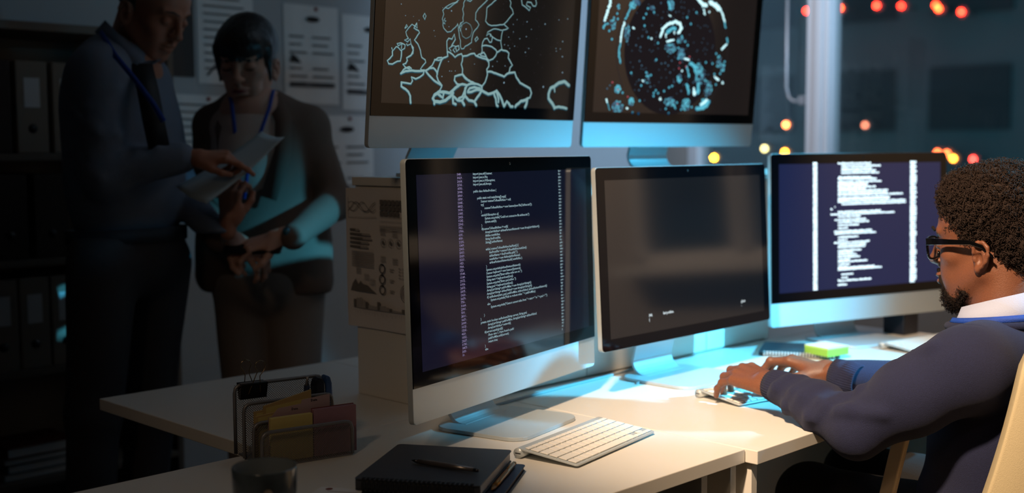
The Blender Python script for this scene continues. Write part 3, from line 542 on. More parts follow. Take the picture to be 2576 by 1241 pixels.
# lower right: overexposed code
m3, T, c = monitor('right silver monitor with bold glowing white code, beside the seated man', 2.931, 1.557, DZ + 0.063, R_(-16.45), R_(-1.52), DZ, -0.085, 0.115, group='monitors in the lower row')
screen(m3, T, c, glow_glass('screen_blue', (26, 35, 74), 0.95, spec=0.4))
L3 = []
for x0, x1, z in M3R:
    n = max(1, int((x1 - x0) / 3.45)); s_ = ''
    while len(s_) < n: s_ += ''.join(cr.choice('aenmowsrtuxcWGBR') for _ in range(cr.randint(4, 11))) + cr.choice([' ', '.', '('])
    L3.append((x0 / 1000, z / 1000 - 0.0022, s_[:n]))
W3 = emat('glow_bright_white', (215, 240, 250), 2.2)
on_screen(text_mesh(L3, 0.0064, 0.98, 0.00042, -0.0024), T, 'code_text', W3, m3)
on_screen(text_mesh([(-0.1815, 0.4245 - r * 0.00655, '%04d.' % cr.randint(1000, 9999)) for r in range(52)] + [(0.1785, 0.4245 - r * 0.00655, cr.choice(['HXG', 'GBE', 'MWX', 'EWM']) + ('=8' if r < 51 else '')) for r in range(52)], 0.0066, 1.05, 0.0006, -0.0024), T, 'line_numbers', W3, m3)
# upper left: map of Europe
mA, T, c = monitor('upper left silver monitor showing a glowing outline map of Europe', 1.739, 1.821, DZ + 0.535, R_(4.78), R_(5.04), DZ + HH, -0.045, 0.155, group='monitors in the upper row')
screen(mA, T, c, glow_glass('screen_map_black', (26, 22, 20), 0.7, spec=0.5))
g = G(); g2 = G()
for wd_, p in EU:
    p = [(p[i] / 1000, p[i + 1] / 1000) for i in range(0, len(p), 2)]
    p = [(min(max(a, -SX + .002), SX - .002), max(b, c + 0.0275)) for a, b in p]
    q = [p[0]]
    for a, b in zip(p, p[1:]):          # frayed coast: split each stretch and jitter it
        L_ = math.hypot(b[0] - a[0], b[1] - a[1])
        if L_ < 0.0005: continue
        k = max(1, int(L_ / 0.006))
        for i in range(1, k + 1):
            f = i / k; j = 0.0006 if i < k else 0
            q.append((a[0] + (b[0] - a[0]) * f + rng.uniform(-j, j), a[1] + (b[1] - a[1]) * f + rng.uniform(-j, j)))
    if len(q) < 2: continue
    zb = sum(b for a, b in q) / len(q); kf = 1 + .9 * min(1, max(0, (.24 - zb) / .12)); g.ribbon(q, wd_ / 1000 * .78 * kf, -0.0026); g2.ribbon([(a + .0005, b - .0010) for a, b in q], wd_ / 1000 * 1.2 * kf, -0.0023)
for nx, (dx, sc) in enumerate(((0.0, 1),)):   # the map goes on above the picture's edge
    for p in ([(-.14, .34), (-.10, .37), (-.05, .405), (0.0, .418)], [(-.03, .345), (-.02, .38), (.02, .41)], [(.09, .345), (.10, .38), (.06, .41)], [(.16, .35), (.18, .38), (.24, .40), (.29, .39)]): g.ribbon(p, .0022, -0.0026)
on_screen(g2, T, 'map_glow', emat('glow_map_rim', (44, 84, 98), 0.85), mA); on_screen(g, T, 'map_outline', emat('glow_map', (138, 174, 176), 0.9), mA)
g = G()
for x, z, r in EUD: g.disc(x / 1000, z / 1000, r / 1000 * .8, -0.0027, 10)
on_screen(g, T, 'map_dots', emat('glow_map_dots', (150, 185, 205), 0.7), mA)
g = G()
for i in range(90):
    g.disc(rng.uniform(-.05, .28), rng.uniform(.10, .33), 0.0009, -0.0024, 6)
on_screen(g, T, 'faint_dots', emat('glow_map_faint', (62, 58, 66), 0.8), mA)
# upper right: point-cloud globe
mB, T, c = monitor('upper right silver monitor showing a glowing blue globe made of points', 2.534, 1.909, DZ + 0.535, R_(-6.28), R_(5.02), DZ + HH, -0.100, 0.100, group='monitors in the upper row')
screen(mB, T, c, glow_glass('screen_globe_black', (34, 28, 27), 0.7, spec=0.5))
gs = [G() for _ in range(4)]; gh = G()
for col, wd_, p in GL:
    p = [(p[i] / 1000, p[i + 1] / 1000) for i in range(0, len(p), 2)]; L_ = sum(math.hypot(b[0] - a[0], b[1] - a[1]) for a, b in zip(p, p[1:])); n = max(3, int(L_ / 0.0022))
    for i in range(n):
        f = i / (n - 1) * (len(p) - 1); k = min(int(f), len(p) - 2); f -= k
        x = p[k][0] * (1 - f) + p[k + 1][0] * f; z = p[k][1] * (1 - f) + p[k + 1][1] * f
        for _ in range(3):
            w2 = wd_ / 2000; gs[col].disc(x + rng.normal(0, w2 * .4), z + rng.normal(0, w2 * .3), rng.uniform(.45, .85) * w2, -0.0026 - col * 1e-5, 9)
        gh.disc(x, z, wd_ / 2000 * 1.15, -0.0023, 10)
for col, x, z in GD: gs[col].disc(x / 1000, z / 1000, .0029 if col < 2 else .0023, -0.0027, 10); gh.disc(x / 1000, z / 1000, .0038, -0.0023, 10) if col < 2 else None
for col, x, z, rx, rz_, n in GC:
    for i in range(int(n * 2.6)):
        a = rng.uniform(0, 6.28); q = math.sqrt(rng.uniform()); k = col if rng.uniform() < .7 else 3 - col
        gs[k if k in (1, 2) else 2].disc((x + rx * q * math.cos(a)) / 1000, (z + rz_ * q * math.sin(a)) / 1000, rng.uniform(.0014, .0031), -0.0025, 8)
for i in range(150):  # the faint part of the ball and its upper half above the frame
    a = rng.uniform(0, 6.28); q = math.sqrt(rng.uniform()); gs[2].disc(-.03 + .17 * q * math.cos(a), .25 + .155 * q * math.sin(a), .0013, -0.00245, 7)
for q_ in gs: q_.v = [(min(max(a, -SX + .001), SX - .001), b, min(max(z, c + .027), c + .361)) for a, b, z in q_.v]
on_screen(gh, T, 'globe_haze', emat('glow_globe_haze', (10, 80, 120), 0.75), mB)
for q_, nm, m in zip(gs, ('bright_points', 'cyan_points', 'faint_points', 'pink_points'), (emat('glow_globe_white', (200, 245, 250), 1.35), emat('glow_globe_cyan', (95, 190, 212), 1.0), emat('glow_globe_dim', (78, 116, 142), 0.85), PINKT)):
    on_screen(q_, T, nm, m, mB)
halo = G(); halo.disc(-.03, .25, .172, -0.00215, 48, .165)
on_screen(halo, T, 'globe_disc', emat('glow_globe_disc', (35, 30, 33), 0.74), mB)
g = G(); g.ribbon([(-.025 + .215 * math.cos(a), .255 + .19 * math.sin(a)) for a in np.linspace(-.9, .9, 24)], .0012, -0.0023); g.ribbon([(-.025 + .205 * math.cos(a), .255 + .19 * math.sin(a)) for a in np.linspace(2.4, 3.7, 20)], .0012, -0.0023)
g.v = [(a, b, min(max(z, c + .027), c + .361)) for a, b, z in g.v]
on_screen(g, T, 'orbit_line', emat('glow_globe_orbit', (48, 46, 52), 0.8), mB)

# cables on the desk
CB = mat('cyan_grey_cable', (150, 160, 165), 0.5)
tag(G().tube([(1.60, 1.70, DZ + .003), (1.78, 1.722, DZ + .003), (1.97, 1.735, DZ + .003), (2.12, 1.745, DZ + .003), (2.2, 1.76, DZ + .003)], .003, 8).build('monitor_cable', CB), 'thin cable lying along the desk seam behind the nearest monitor', 'cable')
tag(G().tube([(2.05, 1.64, DZ + .0025), (2.10, 1.655, DZ + .0025), (2.16, 1.70, DZ + .0025), (2.2, 1.745, DZ + .0025)], .0022, 8).build('monitor_cable', CB), 'thin short cable on the desk at the foot of the middle monitor', 'cable')

# ================================================================ KEYBOARDS
def keyboard(label, x, y, rz):
    t = thing('keyboard', label, 'keyboard', (x, y, DZ), rz, 'slim white keyboards'); W, D = 0.281, 0.128
    A = math.atan2(0.0125, 0.12); K = Matrix.Translation((0, 0, 0.0035)) @ Matrix.Rotation(A, 4, 'X')
    G().prism(rrect(0, W, 0.0, D - 0.006, 0.006), 0.0, 0.0032, 'z', K).build('base_plate', ALU, t, bevel=0.0008)
    tb = G().tube([(0, D - 0.009, 0.0095), (W, D - 0.009, 0.0095)], 0.0092, 24); tb.build('battery_tube', ALU, t)
    G().box(-0.0005, 0.001, D - 0.0145, D - 0.0035, 0.0085, 0.0102).build('tube_slot', BLACKP, t)
    P_ = 0.0190; rows = [[('w', .0160)] * 14]
    rows = [
        [1] * 3 + [1.25] + [5.05] + [1.25, 1] + ['h', 'v', 'h'], [2.3] + [1] * 10 + [2.3 - .1], [1.75] + [1] * 11 + [1.8], [1.5] + [1] * 13, [1] * 13 + [1.55], None]
    meshes = {}
    def key(x0, x1, y0, y1):
        kx = (round(x1 - x0, 4), round(y1 - y0, 4))
        if kx not in meshes:
            o = G().box(0, kx[0], 0, kx[1], 0, 0.0022).build('key', KEYW, t, bevel=0.0009); meshes[kx] = o
        else: o = meshes[kx].copy(); COL.objects.link(o); o.parent = t
        o.matrix_local = K @ Matrix.Translation((x0, y0, 0.0036))
    yb = 0.0055; sc = (W - 0.008) / (14.5 * P_)
    for r, row in enumerate(rows):
        x0 = 0.0045; y0 = yb + r * 0.0188
        if row is None:
            q = (W - 0.009) / 14
            for i in range(14): key(x0 + i * q, x0 + (i + 1) * q - 0.0025, y0, y0 + 0.0085)
            continue
        tot = sum(1 if isinstance(k, str) else k for k in row); u = (W - 0.0085) / tot
        for k in row:
            wv_ = u * (1 if isinstance(k, str) else k)
            if k == 'h': key(x0, x0 + wv_ - 0.0025, y0, y0 + 0.0076)
            elif k == 'v': key(x0, x0 + wv_ - 0.0025, y0, y0 + 0.0076); key(x0, x0 + wv_ - 0.0025, y0 + 0.0086, y0 + 0.0162)
            else: key(x0, x0 + wv_ - 0.0025, y0, y0 + 0.0162)
            x0 += wv_
    return t
kb = keyboard('slim white keyboard in front of the nearest monitor, nobody typing on it', 1.4335, 1.272, R_(10.5))
k2 = copy_tree(kb); k2.location = (2.008, 1.338, DZ); k2.rotation_euler = (0, 0, R_(-9.5)); k2['label'] = "slim white keyboard under the seated man's hands"
k3 = copy_tree(kb); k3.location = (2.83, 1.345, DZ); k3.rotation_euler = (0, 0, R_(-11)); k3['label'] = 'slim white keyboard in front of the right monitor, partly hidden by the blue sleeve'

# ================================================================ THINGS ON THE NEAR DESK
# mesh organiser
OX = thing('desk_organiser', 'grey wire-mesh letter organiser holding papers, stapler and clip', 'desk organiser', (1.069, 1.652, DZ), R_(-12))
FR = mat('silver_mesh_metal', (128, 126, 128), 0.42, 0.5)
OW = 0.166
def mesh_panel(y, h, x0, name='mesh_divider'):
    t = bpy.data.objects.new(name, None)
    g = G(); fr = [(x0, y, 0.003)] + [(x0 + a, y, b) for a, b in ((0, h - .014), (.002, h - .006), (.007, h - .0015), (.014, h))] + [(x0 + OW - a, y, b) for a, b in ((.014, h), (.007, h - .0015), (.002, h - .006), (0, h - .014))] + [(x0 + OW, y, 0.003)]
    g.tube(fr, .0032, 8, caps=True)
    f = g.build(name, FR, OX)
    g = G(); sp = 0.0042; n = int((OW + h) / sp); r = .00042
    for i in range(-int(h / sp), int(OW / sp) + 1):     # two families of slanted wires
        for s_ in (1, -1):
            xa = i * sp if s_ > 0 else i * sp + h; za, zb = 0.0, h
            pts = []
            x_0, x_1 = (i * sp, i * sp + h) if s_ > 0 else (i * sp + h, i * sp)
            t0, t1 = 0.0, 1.0; dx = x_1 - x_0
            for lim, sg in ((0.0, 1), (OW, -1)):
                tt = (lim - x_0) / dx
                if sg * dx > 0: t0 = max(t0, tt)
                else: t1 = min(t1, tt)
            if t1 - t0 < .02: continue
            g.tube([(x0 + x_0 + dx * t0, y, h * t0), (x0 + x_0 + dx * t1, y, h * t1)], r, 3, caps=False, sm=False)
    g.build('wire_mesh', FR, f, fix=False)
for y, h, x0 in ((0.0, .061, 0), (.037, .070, .0), (.074, .097, -.003), (.112, .124, -.005)): mesh_panel(y, h, x0)
g = G().box(0.0, OW, -0.001, 0.113, 0.0, 0.003).build('base_tray', FR, OX, bevel=.001)
def in_org(name, label, cat, lx, ly, z=0.0035, rz=0.0, group=None):
    M = Matrix.Rotation(R_(-12), 4, 'Z'); p = M @ Vector((lx, ly, 0))
    return thing(name, label, cat, (1.069 + p.x, 1.652 + p.y, DZ + z), R_(-12) + rz, group)
YEL = mat('yellow_note_paper', (196, 178, 110), 0.8); PUR = mat('mauve_note_paper', (150, 112, 124), 0.8); OCH = mat('manila_card', (178, 150, 98), 0.8); PNK = mat('pale_mauve_tab', (172, 146, 148), 0.8)
t = in_org('sticky_notes', 'pale yellow pad of notes in the front slot of the mesh organiser', 'notepad', .022, .013); G().box(0, .076, 0, .010, 0, .077).build('note_pad', YEL, t, bevel=.0008); G().box(0, .002, .010, .0125, 0, .077).box(.002, .076, .0102, .0118, 0, .0775).build('backing_card', PUR, t)
t = in_org('sticky_notes', 'mauve pad of notes in the front slot of the mesh organiser, sticking out right', 'notepad', .1, .012); G().box(0, .080, 0, .011, 0, .082).build('note_pad', PUR, t, bevel=.0008); G().box(0, .080, .0112, .0125, 0, .083).build('backing_card', mat('red_card', (120, 50, 50), .8), t)
t = in_org('index_card', 'pale mauve divider card with printed tabs in the mesh organiser', 'card', .03, .030); G().prism([(0, 0), (.108, 0), (.108, .103), (.056, .0985), (.054, .092), (.012, .089), (0, .076)], 0, .001, 'y').build('card', PNK, t)
text_mesh([(.036, .083, 'Date'), (.072, .094, 'Date')], .006, 1, .0001, -.0006).build('tab_text', INK, t, fix=False)
for i, (lx, ly, wd_, h, lean, lb) in enumerate(((-.002 + .01, .046, .105, .086, 0, 'ochre card folder standing in the middle slot of the mesh organiser'), (.026, .055, .088, .100, .10, 'tilted manila card rising highest in the middle slot of the organiser'), (.012, .064, .10, .090, -.02, 'manila card behind the tilted one in the mesh organiser'))):
    t = in_org('card_folder', lb, 'folder', lx, ly, group='manila cards in the organiser')
    G().prism([(0, 0), (wd_, 0), (wd_, h + lean * wd_), (0, h - .01)], 0, .004, 'y').build('folder', OCH, t); G().prism([(.004, 0), (wd_ - .006, 0), (wd_ - .006, h - .005), (.004, h - .013)], -.0008, -.0001, 'y').build('inner_sheet', YEL, t)
BLU = mat('blue_stapler_plastic', (44, 78, 130), 0.35); NAV = mat('dark_navy_plastic', (24, 28, 42), 0.35)
t = in_org('stapler', 'blue stapler standing upright at the back right of the mesh organiser', 'stapler', .132, .078)
st = G().prism([(0, 0), (.019, 0), (.021, .06), (.020, .112), (.016, .120), (.010, .123), (.004, .118), (.001, .108), (.0, .06)], 0, .026, 'y'); st.build('lower_arm', NAV, t, bevel=.003)
G().prism([(.0195, 0), (.036, 0), (.037, .05), (.034, .11), (.031, .121), (.026, .125), (.022, .122), (.021, .11)], .002, .024, 'y').build('upper_arm', BLU, t, bevel=.003)
t = in_org('correction_pen', 'slim navy pen standing in the organiser left of the blue stapler', 'pen', .118, .088)
G().tube([(0, 0.01, 0), (.004, .01, .06), (.0065, .01, .108)], .0052, 12).build('pen_barrel', mat('navy_pen', (28, 38, 66), .35), t); G().tube([(.0065, .01, .108), (.0075, .01, .118), (.008, .01, .124)], [.004, .002, .003], 10).build('pen_tip', STEEL, t)
# binder clip on the back rail
t = in_org('binder_clip', 'black binder clip with two wire loops on the organiser back rail', 'binder clip', .004, .112, z=.108)
G().prism([(-.013, .018), (.013, .018), (.0045, -.010), (.0032, -.010), (.010, .0165), (-.010, .0165), (-.0032, -.010), (-.0045, -.010)], 0, .048, 'x').build('clip_body', BLACKP, t)
WR = mat('clip_wire', (150, 128, 100), 0.25, 0.9)
def loop(y0, lean, nm):
    return G().tube([(.012, y0, .000), (.018 + lean * .6, y0 + .002, .030), (.017 + lean, y0 + .003, .038), (.012 + lean, y0 + .003, .046), (.014 + lean, y0 + .003, .053), (.021 + lean, y0 + .003, .057), (.029 + lean, y0 + .003, .054), (.032 + lean, y0 + .003, .047), (.028 + lean, y0 + .003, .038), (.026 + lean * .6, y0 + .002, .030), (.034, y0, .000)], .0009, 8).build(nm, WR, t)
loop(.010, -.004, 'wire_loop'); loop(-.012, .014, 'wire_loop')
# mug
MUGM = mat('dark_glazed_ceramic', (72, 82, 88), 0.22, coat=0.4, var=0.25, bscale=30); MUGI = mat('grey_glaze_inside', (120, 130, 136), 0.3)
mx_, my_, _z = at(665, 1165, 1.53)
t = thing('mug', 'dark grey ceramic mug at the bottom edge, handle facing us', 'mug', (mx_, my_, DZ))
G().lathe([(.0, .001), (.026, .001), (.028, .004), (.034, .02), (.0395, .05), (.0423, .085), (.0430, .112), (.0424, .1140), (.0412, .1135)], 48).build('cup', MUGM, t)
G().lathe([(.0414, .1136), (.0408, .110), (.0400, .085), (.037, .05), (.031, .02), (.020, .0085), (0, .008)], 48).build('cup_inside', MUGI, t)
G().lathe([(.0, .082), (.0396, .082)], 40).build('coffee', mat('black_coffee', (22, 14, 10), .05), t)
ha = R_(270 - 28)
hp = [(.036, .082), (.046, .088), (.060, .084), (.068, .068), (.068, .050), (.060, .034), (.046, .026), (.034, .028)]
G().tube([(r_ * math.cos(ha), r_ * math.sin(ha), z_) for r_, z_ in hp], [.0065, .006, .0055, .0055, .0055, .0055, .006, .0065], 12).build('handle', mat('bare_stoneware', (148, 132, 112), 0.4), t)
# spiral notebook stack
ex = Vector((.526, -.85)).normalized(); NZ = math.atan2(-.85, .526)
def notebook(label, x, y, z, rz, L_, W_, h, cover, edge, coil, group=None, cat='notebook', name='spiral_notebook'):
    t = thing(name, label, cat, (x, y, z), rz, group)
    G().prism(rrect(0, L_, 0, W_, .008), h - .0016, h, 'z').build('front_cover', cover, t, bevel=.0005)
    G().prism(rrect(0, L_, 0, W_, .008), 0.0002, .0018, 'z').build('back_cover', cover, t, bevel=.0005)
    G().box(.003, L_ - .003, .0092, W_ - .004, .0019, h - .0017).build('page_block', edge, t)
    G().box(.001, L_ - .001, .0045, .009, .0018, h - .0016).build('binding_strip', cover, t)
    g = G(); n = 24
    for i in range(n):
        x0 = .014 + (L_ - .028) * i / (n - 1)
        for dx in (0, .0022): g.tube([(x0 + dx, .004 + (h / 2 + .0015) * math.cos(a) * .8, h / 2 + (h / 2 + .0022) * math.sin(a)) for a in [k * 2 * PI / 10 for k in range(10)]], .0007, 5, closed=True)
    g.build('spiral_binding', coil, t, fix=False)
    return t
COIL = mat('black_coil', (30, 28, 28), 0.3, 0.6)
EDG = mat('page_edges', (222, 222, 220), 0.8, bump=.6, bscale=40, stretch=(1, 1, 60)); BN = mat('navy_cover', (30, 40, 70), .5)
nb2 = notebook('thin dark blue notebook lying under the black spiral notebook', 1.072, 1.392, DZ + .0022, NZ + .02, .216, .208, .010, BN, mat('brown_page_edges', (90, 74, 60), .8), COIL)
nb = notebook('black spiral notebook lying on top with a silver pen on it', 1.066, 1.399, DZ + .0162, NZ, .198, .214, .019, LEATH, EDG, COIL)
def pen(label, a, b, r, m, m2, name='ballpoint_pen', clip=True):
    a, b = Vector(a), Vector(b); t = thing(name, label, 'pen', tuple(a)); d = b - a
    G().tube([d * .10, d * .3, d * .6, d * .93], [r * .92, r, r, r * .85], 14).build('pen_barrel', m, t)
    G().tube([d * 0.0, d * .03, d * .10], [r * .16, r * .4, r * .92], 12).build('pen_tip', m2, t)
    G().tube([d * .93, d * .99, d], [r * .8, r * .7, r * .3], 12).build('push_button', m2, t)
    if clip:
        u = Vector((0, 0, r * 1.15)); G().tube([d * .66 + u, d * .8 + u * 1.25, d * .94 + u * .9], r * .22, 6).build('pocket_clip', m2, t)
    return t
SIL = mat('satin_silver_pen', (150, 140, 136), 0.28, 0.85); GUN = mat('gunmetal_pen', (70, 70, 74), 0.28, 0.85)
pen('silver ballpoint pen lying on the black spiral notebook', (1.184, 1.402, DZ + .0396), (1.216, 1.281, DZ + .0396), .0042, SIL, GUN, clip=False)
GOLD = mat('bronze_pen', (150, 110, 60), 0.3, 0.8)
n0 = Vector((1.066, 1.399, DZ + .0173)); e1 = Vector((math.cos(NZ), math.sin(NZ), 0)); e2 = Vector((-math.sin(NZ), math.cos(NZ), 0))
bp = pen('bronze pen lying along the right side of the stacked notebooks', n0 + e1 * .2045 + e2 * .045, n0 + e1 * .2055 + e2 * .200, .0044, GOLD, GOLD)
# printed sheet at the bottom
t = thing('printed_sheet', 'white sheet with reddish printed lines at the bottom beside the mug', 'paper', (1.075, 1.495, DZ + .0006), R_(-60))
G().box(0, .21, -.297, 0, 0, .0006).build('sheet', PAPER, t)
RI = mat('red_brown_ink', (130, 72, 66), .8); g = G()
def fl(a, b, c_, d_): g.add([(a, -c_, .0009), (b, -c_, .0009), (b, -d_, .0009), (a, -d_, .0009)], [(0, 1, 2, 3)])
for i in range(16):
    fl(.02, .02 + .05 + .03 * ((i * 5) % 3), .02 + i * .016, .0215 + i * .016); fl(.12, .12 + .04 + .02 * ((i * 3) % 3), .02 + i * .016, .0215 + i * .016)
g.add([(.018 + .006 * math.cos(k * .785), -.01 + .006 * math.sin(k * .785), .0009) for k in range(8)], [tuple(range(8))])
g.build('printed_lines', RI, t, fix=False)
t = thing('printed_sheet', 'white sheet with a red margin bar under the notebooks at the bottom edge', 'paper', (.93, 1.30, DZ + .0002), R_(-48))
G().box(0, .21, -.15, .1, 0, .0006).build('sheet', PAPER, t); g = G(); fl(.165, .172, -.095, .14); fl(.02, .15, -.08, -.078); fl(.02, .13, -.06, -.058); g.build('printed_lines', RI, t, fix=False)

# ---- things on the man's desk
nb3 = notebook('dark spiral notebook with white coil beyond the seated man\'s hands', 2.545, 1.640, DZ + .0022, R_(-63), .20, .165, .009, mat('teal_black_cover', (30, 52, 60), .5), EDG, mat('white_coil', (225, 222, 218), .35), name='spiral_notebook')
t = thing('sticky_notes', 'thick block of green-edged sticky notes on the far notebook', 'sticky notes', (2.64, 1.50, DZ + .0116), R_(-12))
c0 = mat('green_note_edges', (150, 190, 60), .8, bump=.6, bscale=40, stretch=(1, 1, 60)); c1 = mat('yellow_note_edges', (214, 206, 90), .8)
G().box(-.038, .038, -.038, .038, 0, .017).build('note_block', c0, t); G().box(-.038, .038, -.038, .038, .0171, .0215).build('top_notes', mat('lime_note_edges', (190, 210, 110), .8), t)
G().box(-.0381, .0381, -.0381, .0381, .0216, .0222).build('top_sheet', PAPER, t)
t = thing('printed_sheet', 'grey printed sheet lying beyond the dark far sleeve', 'paper', (2.62, 1.40, DZ + .0004), R_(-35)); G().box(0, .2, -.14, 0, 0, .0006).build('sheet', PAPER, t)
g = G()
for i in range(9): g.add([(.01, -.01 - i * .012, .0008), (.17, -.01 - i * .012, .0008), (.17, -.017 - i * .012, .0008), (.01, -.017 - i * .012, .0008)], [(0, 1, 2, 3)])
g.build('printed_lines', GREYP, t, fix=False)
t = thing('storage_box', 'small dark blue box on the far desk behind the seated man\'s chin', 'box', (3.10, 1.52, DZ), R_(-8)); G().box(0, .07, 0, .07, 0.0003, .07).build('box_body', NAV, t, bevel=.004); G().box(.005, .065, .005, .065, .0701, .074).build('box_lid', BLACKP, t, bevel=.001)

# ================================================================ PEOPLE
def frame(fwd, upv=(0, 0, 1)):
    f = np.array(fwd, float); f /= np.linalg.norm(f); r = np.cross(f, np.array(upv, float)); r /= np.linalg.norm(r); u = np.cross(r, f)
    return np.stack([r, f, u], 1)              # columns: right, forward, up
def rot_local(R, ax, deg):
    a = math.radians(deg); c, s = math.cos(a), math.sin(a)
    Q = {'x': [[1, 0, 0], [0, c, -s], [0, s, c]], 'y': [[c, 0, s], [0, 1, 0], [-s, 0, c]], 'z': [[c, -s, 0], [s, c, 0], [0, 0, 1]]}[ax]
    return R @ np.array(Q)
def head(o, R, res=.0025, female=False, neck_to=None, ears=True, jaw=1.0, lip=0.0):
    T = lambda x, y, z: np.array(o) + R @ np.array([x, y, z])
    F = SDF(np.array(o) - .19, np.array(o) + .16, res)
    e = lambda c, r, k=.012, sub=False, rx=0, ry=0, rz=0: F.ell(T(*c), r, rot_local(rot_local(rot_local(R, 'x', rx), 'y', ry), 'z', rz), k, sub)
    cp = lambda a, b, ra, rb=None, k=.01, sub=False: F.cap(T(*a), T(*b), ra, rb, k, sub)
    e((0, -.018, .045), (.073, .094, .080)); e((0, .035, .030), (.060, .052, .060), .03)
    e((0, .028, -.040), (.055 * jaw, .058, .078), .03)
    e((0, .066, -.100), (.022 * jaw, .021, .018), .025)
    for sx in (-1, 1):
        cp((sx * .053 * jaw, -.002, -.055), (sx * .022, .062, -.098), .017, .014, .025)
        e((sx * .042, .056, -.020), (.019, .019, .018), .02)                      # cheek bone
        cp((sx * .012, .088, .026), (sx * .044, .074, .028), .007, .005, .014)     # brow
        e((sx * .031, .094, .004), (.018, .012, .013), .012, True)                # socket
        e((sx * .031, .0785, .003), (.0145, .0125, .0115), .003)                  # closed lid over the ball
        cp((sx * .018, .0905, .0005), (sx * .044, .084, .001), .0012, .0010, .0015, True)
        e((sx * .011, .098, -.030), (.007, .009, .006), .006)                     # nostril wing
        e((sx * .006, .100, -.0365), (.003, .004, .003), .002, True)
        e((sx * .028, .066, -.055), (.018, .018, .028), .02)
        if ears:
            b = lambda y, z, dx=0: (sx * (.0712 + dx * .8), y + .003, z * .88 - .0255)
            e(b(-.014, .002), (.006, .018, .028), .006, rz=sx * 14)
            ring = [(-.004, .010), (-.006, .022), (-.014, .031), (-.025, .030), (-.032, .019), (-.032, .004), (-.026, -.010), (-.017, -.020), (-.009, -.026)]
            for p, q in zip(ring, ring[1:]): cp(b(p[0], p[1], .006 + .005 * (-p[0]) / .03), b(q[0], q[1], .006 + .005 * (-q[0]) / .03), .0038, None, .003)
            e(b(-.008, -.026, .004), (.005, .007, .008), .004)                     # lobe
            e(b(-.013, -.003, .008), (.0075, .0075, .0115), .002, True)               # concha
            e(b(-.017, .017, .009), (.0035, .008, .006), .003, True)
            cp(b(-.022, .014, .008), b(-.024, -.006, .009), .0028, None, .003)     # antihelix
            e(b(-.003, -.003, .003), (.003, .004, .006), .003)                     # tragus
    cp((0, .090, .018), (0, .108, -.022), .0075, .0095, .012); e((0, .110, -.026), (.0105, .010, .009), .006)
    cp((0, .100, -.034), (0, .096, -.048), .004, .005, .01)
    e((0, .089 + lip, -.0560), (.024, .0125 + lip / 2, .0062 + lip / 4), .006); e((0, .088 + lip, -.0690), (.021, .013 + lip / 2, .0074 + lip / 4), .006)
    cp((-.024, .090 + lip, -.0625), (0, .1015 + lip * 1.5, -.0622), .0014, None, .002, True); cp((.024, .090 + lip, -.0625), (0, .1015 + lip * 1.5, -.0622), .0014, None, .002, True)
    e((0, .086, -.083), (.016, .008, .005), .008, True)
    n = np.array(neck_to) if neck_to is not None else T(0, -.05, -.18)
    a = T(0, -.028, -.035); rn = .047 if female else .056
    F.cap(a, n, rn, rn + .006, .02)
    return F, T
def hand(F, W, fwd, upv, side, bend=(22, 45, 25), spread=1.0, sc=1.0, thumb=(35, 20), curl=None):
    """palm from the wrist W towards fwd, back of the hand faces upv, side=+1 puts the thumb on the right"""
    R = frame(fwd, upv); W = np.array(W, float); P = lambda x, y, z: W + R @ (np.array([x * side, y, z]) * sc)
    F.cap(W - R[:, 1] * .03 * sc, W + R[:, 1] * .012 * sc, .024 * sc, .024 * sc, .012)
    kn = [(.030, .086, .0), (.010, .090, .003), (-.011, .086, .001), (-.030, .076, -.004)]; ph = [(.042, .026, .021), (.046, .029, .022), (.042, .027, .021), (.033, .021, .019)]
    for i, (x, y, z) in enumerate(kn):
        F.cap(P(x * .55, .008, -.004), P(x, y, z), .0150 * sc, .0112 * sc, .010)
    F.ell(P(.012, .03, -.008), (.030 * sc, .035 * sc, .014 * sc), R, .012)
    tips = []
    for i, (x, y, z) in enumerate(kn):
        b = curl[i] if curl else bend; a = 0; p = P(x, y, z); yaw = math.radians((x / .030) * 7 * spread) * side
        r = [.0096, .0086, .0078, .0066] if i < 3 else [.0084, .0074, .0068, .0058]
        for j in range(3):
            a += b[j]; ca, sa = math.cos(math.radians(a)), math.sin(math.radians(a))
            d = R @ np.array([math.sin(yaw) * ca, math.cos(yaw) * ca, -sa]); q = p + d * ph[i][j] * sc
            F.cap(p, q, r[j] * sc, r[j + 1] * sc, .0035); F.ell(p, (r[j] * 1.08 * sc,) * 3, None, .003); p = q
        tips.append(p)
    a0, a1 = thumb; d = lambda a, dn: R @ np.array([math.sin(math.radians(a)) * side, math.cos(math.radians(a)), -dn]) / math.sqrt(1 + dn * dn)
    p0 = P(.020, .016, -.008); p1 = p0 + d(a0 + 10, .35) * .040 * sc; p2 = p1 + d(a0 - 5, .35) * .030 * sc; p3 = p2 + d(a1 - 8, .3) * .024 * sc
    F.cap(p0, p1, .0165 * sc, .0118 * sc, .012); F.cap(p1, p2, .0108 * sc, .0096 * sc, .004); F.cap(p2, p3, .0096 * sc, .0078 * sc, .004)
    return tips
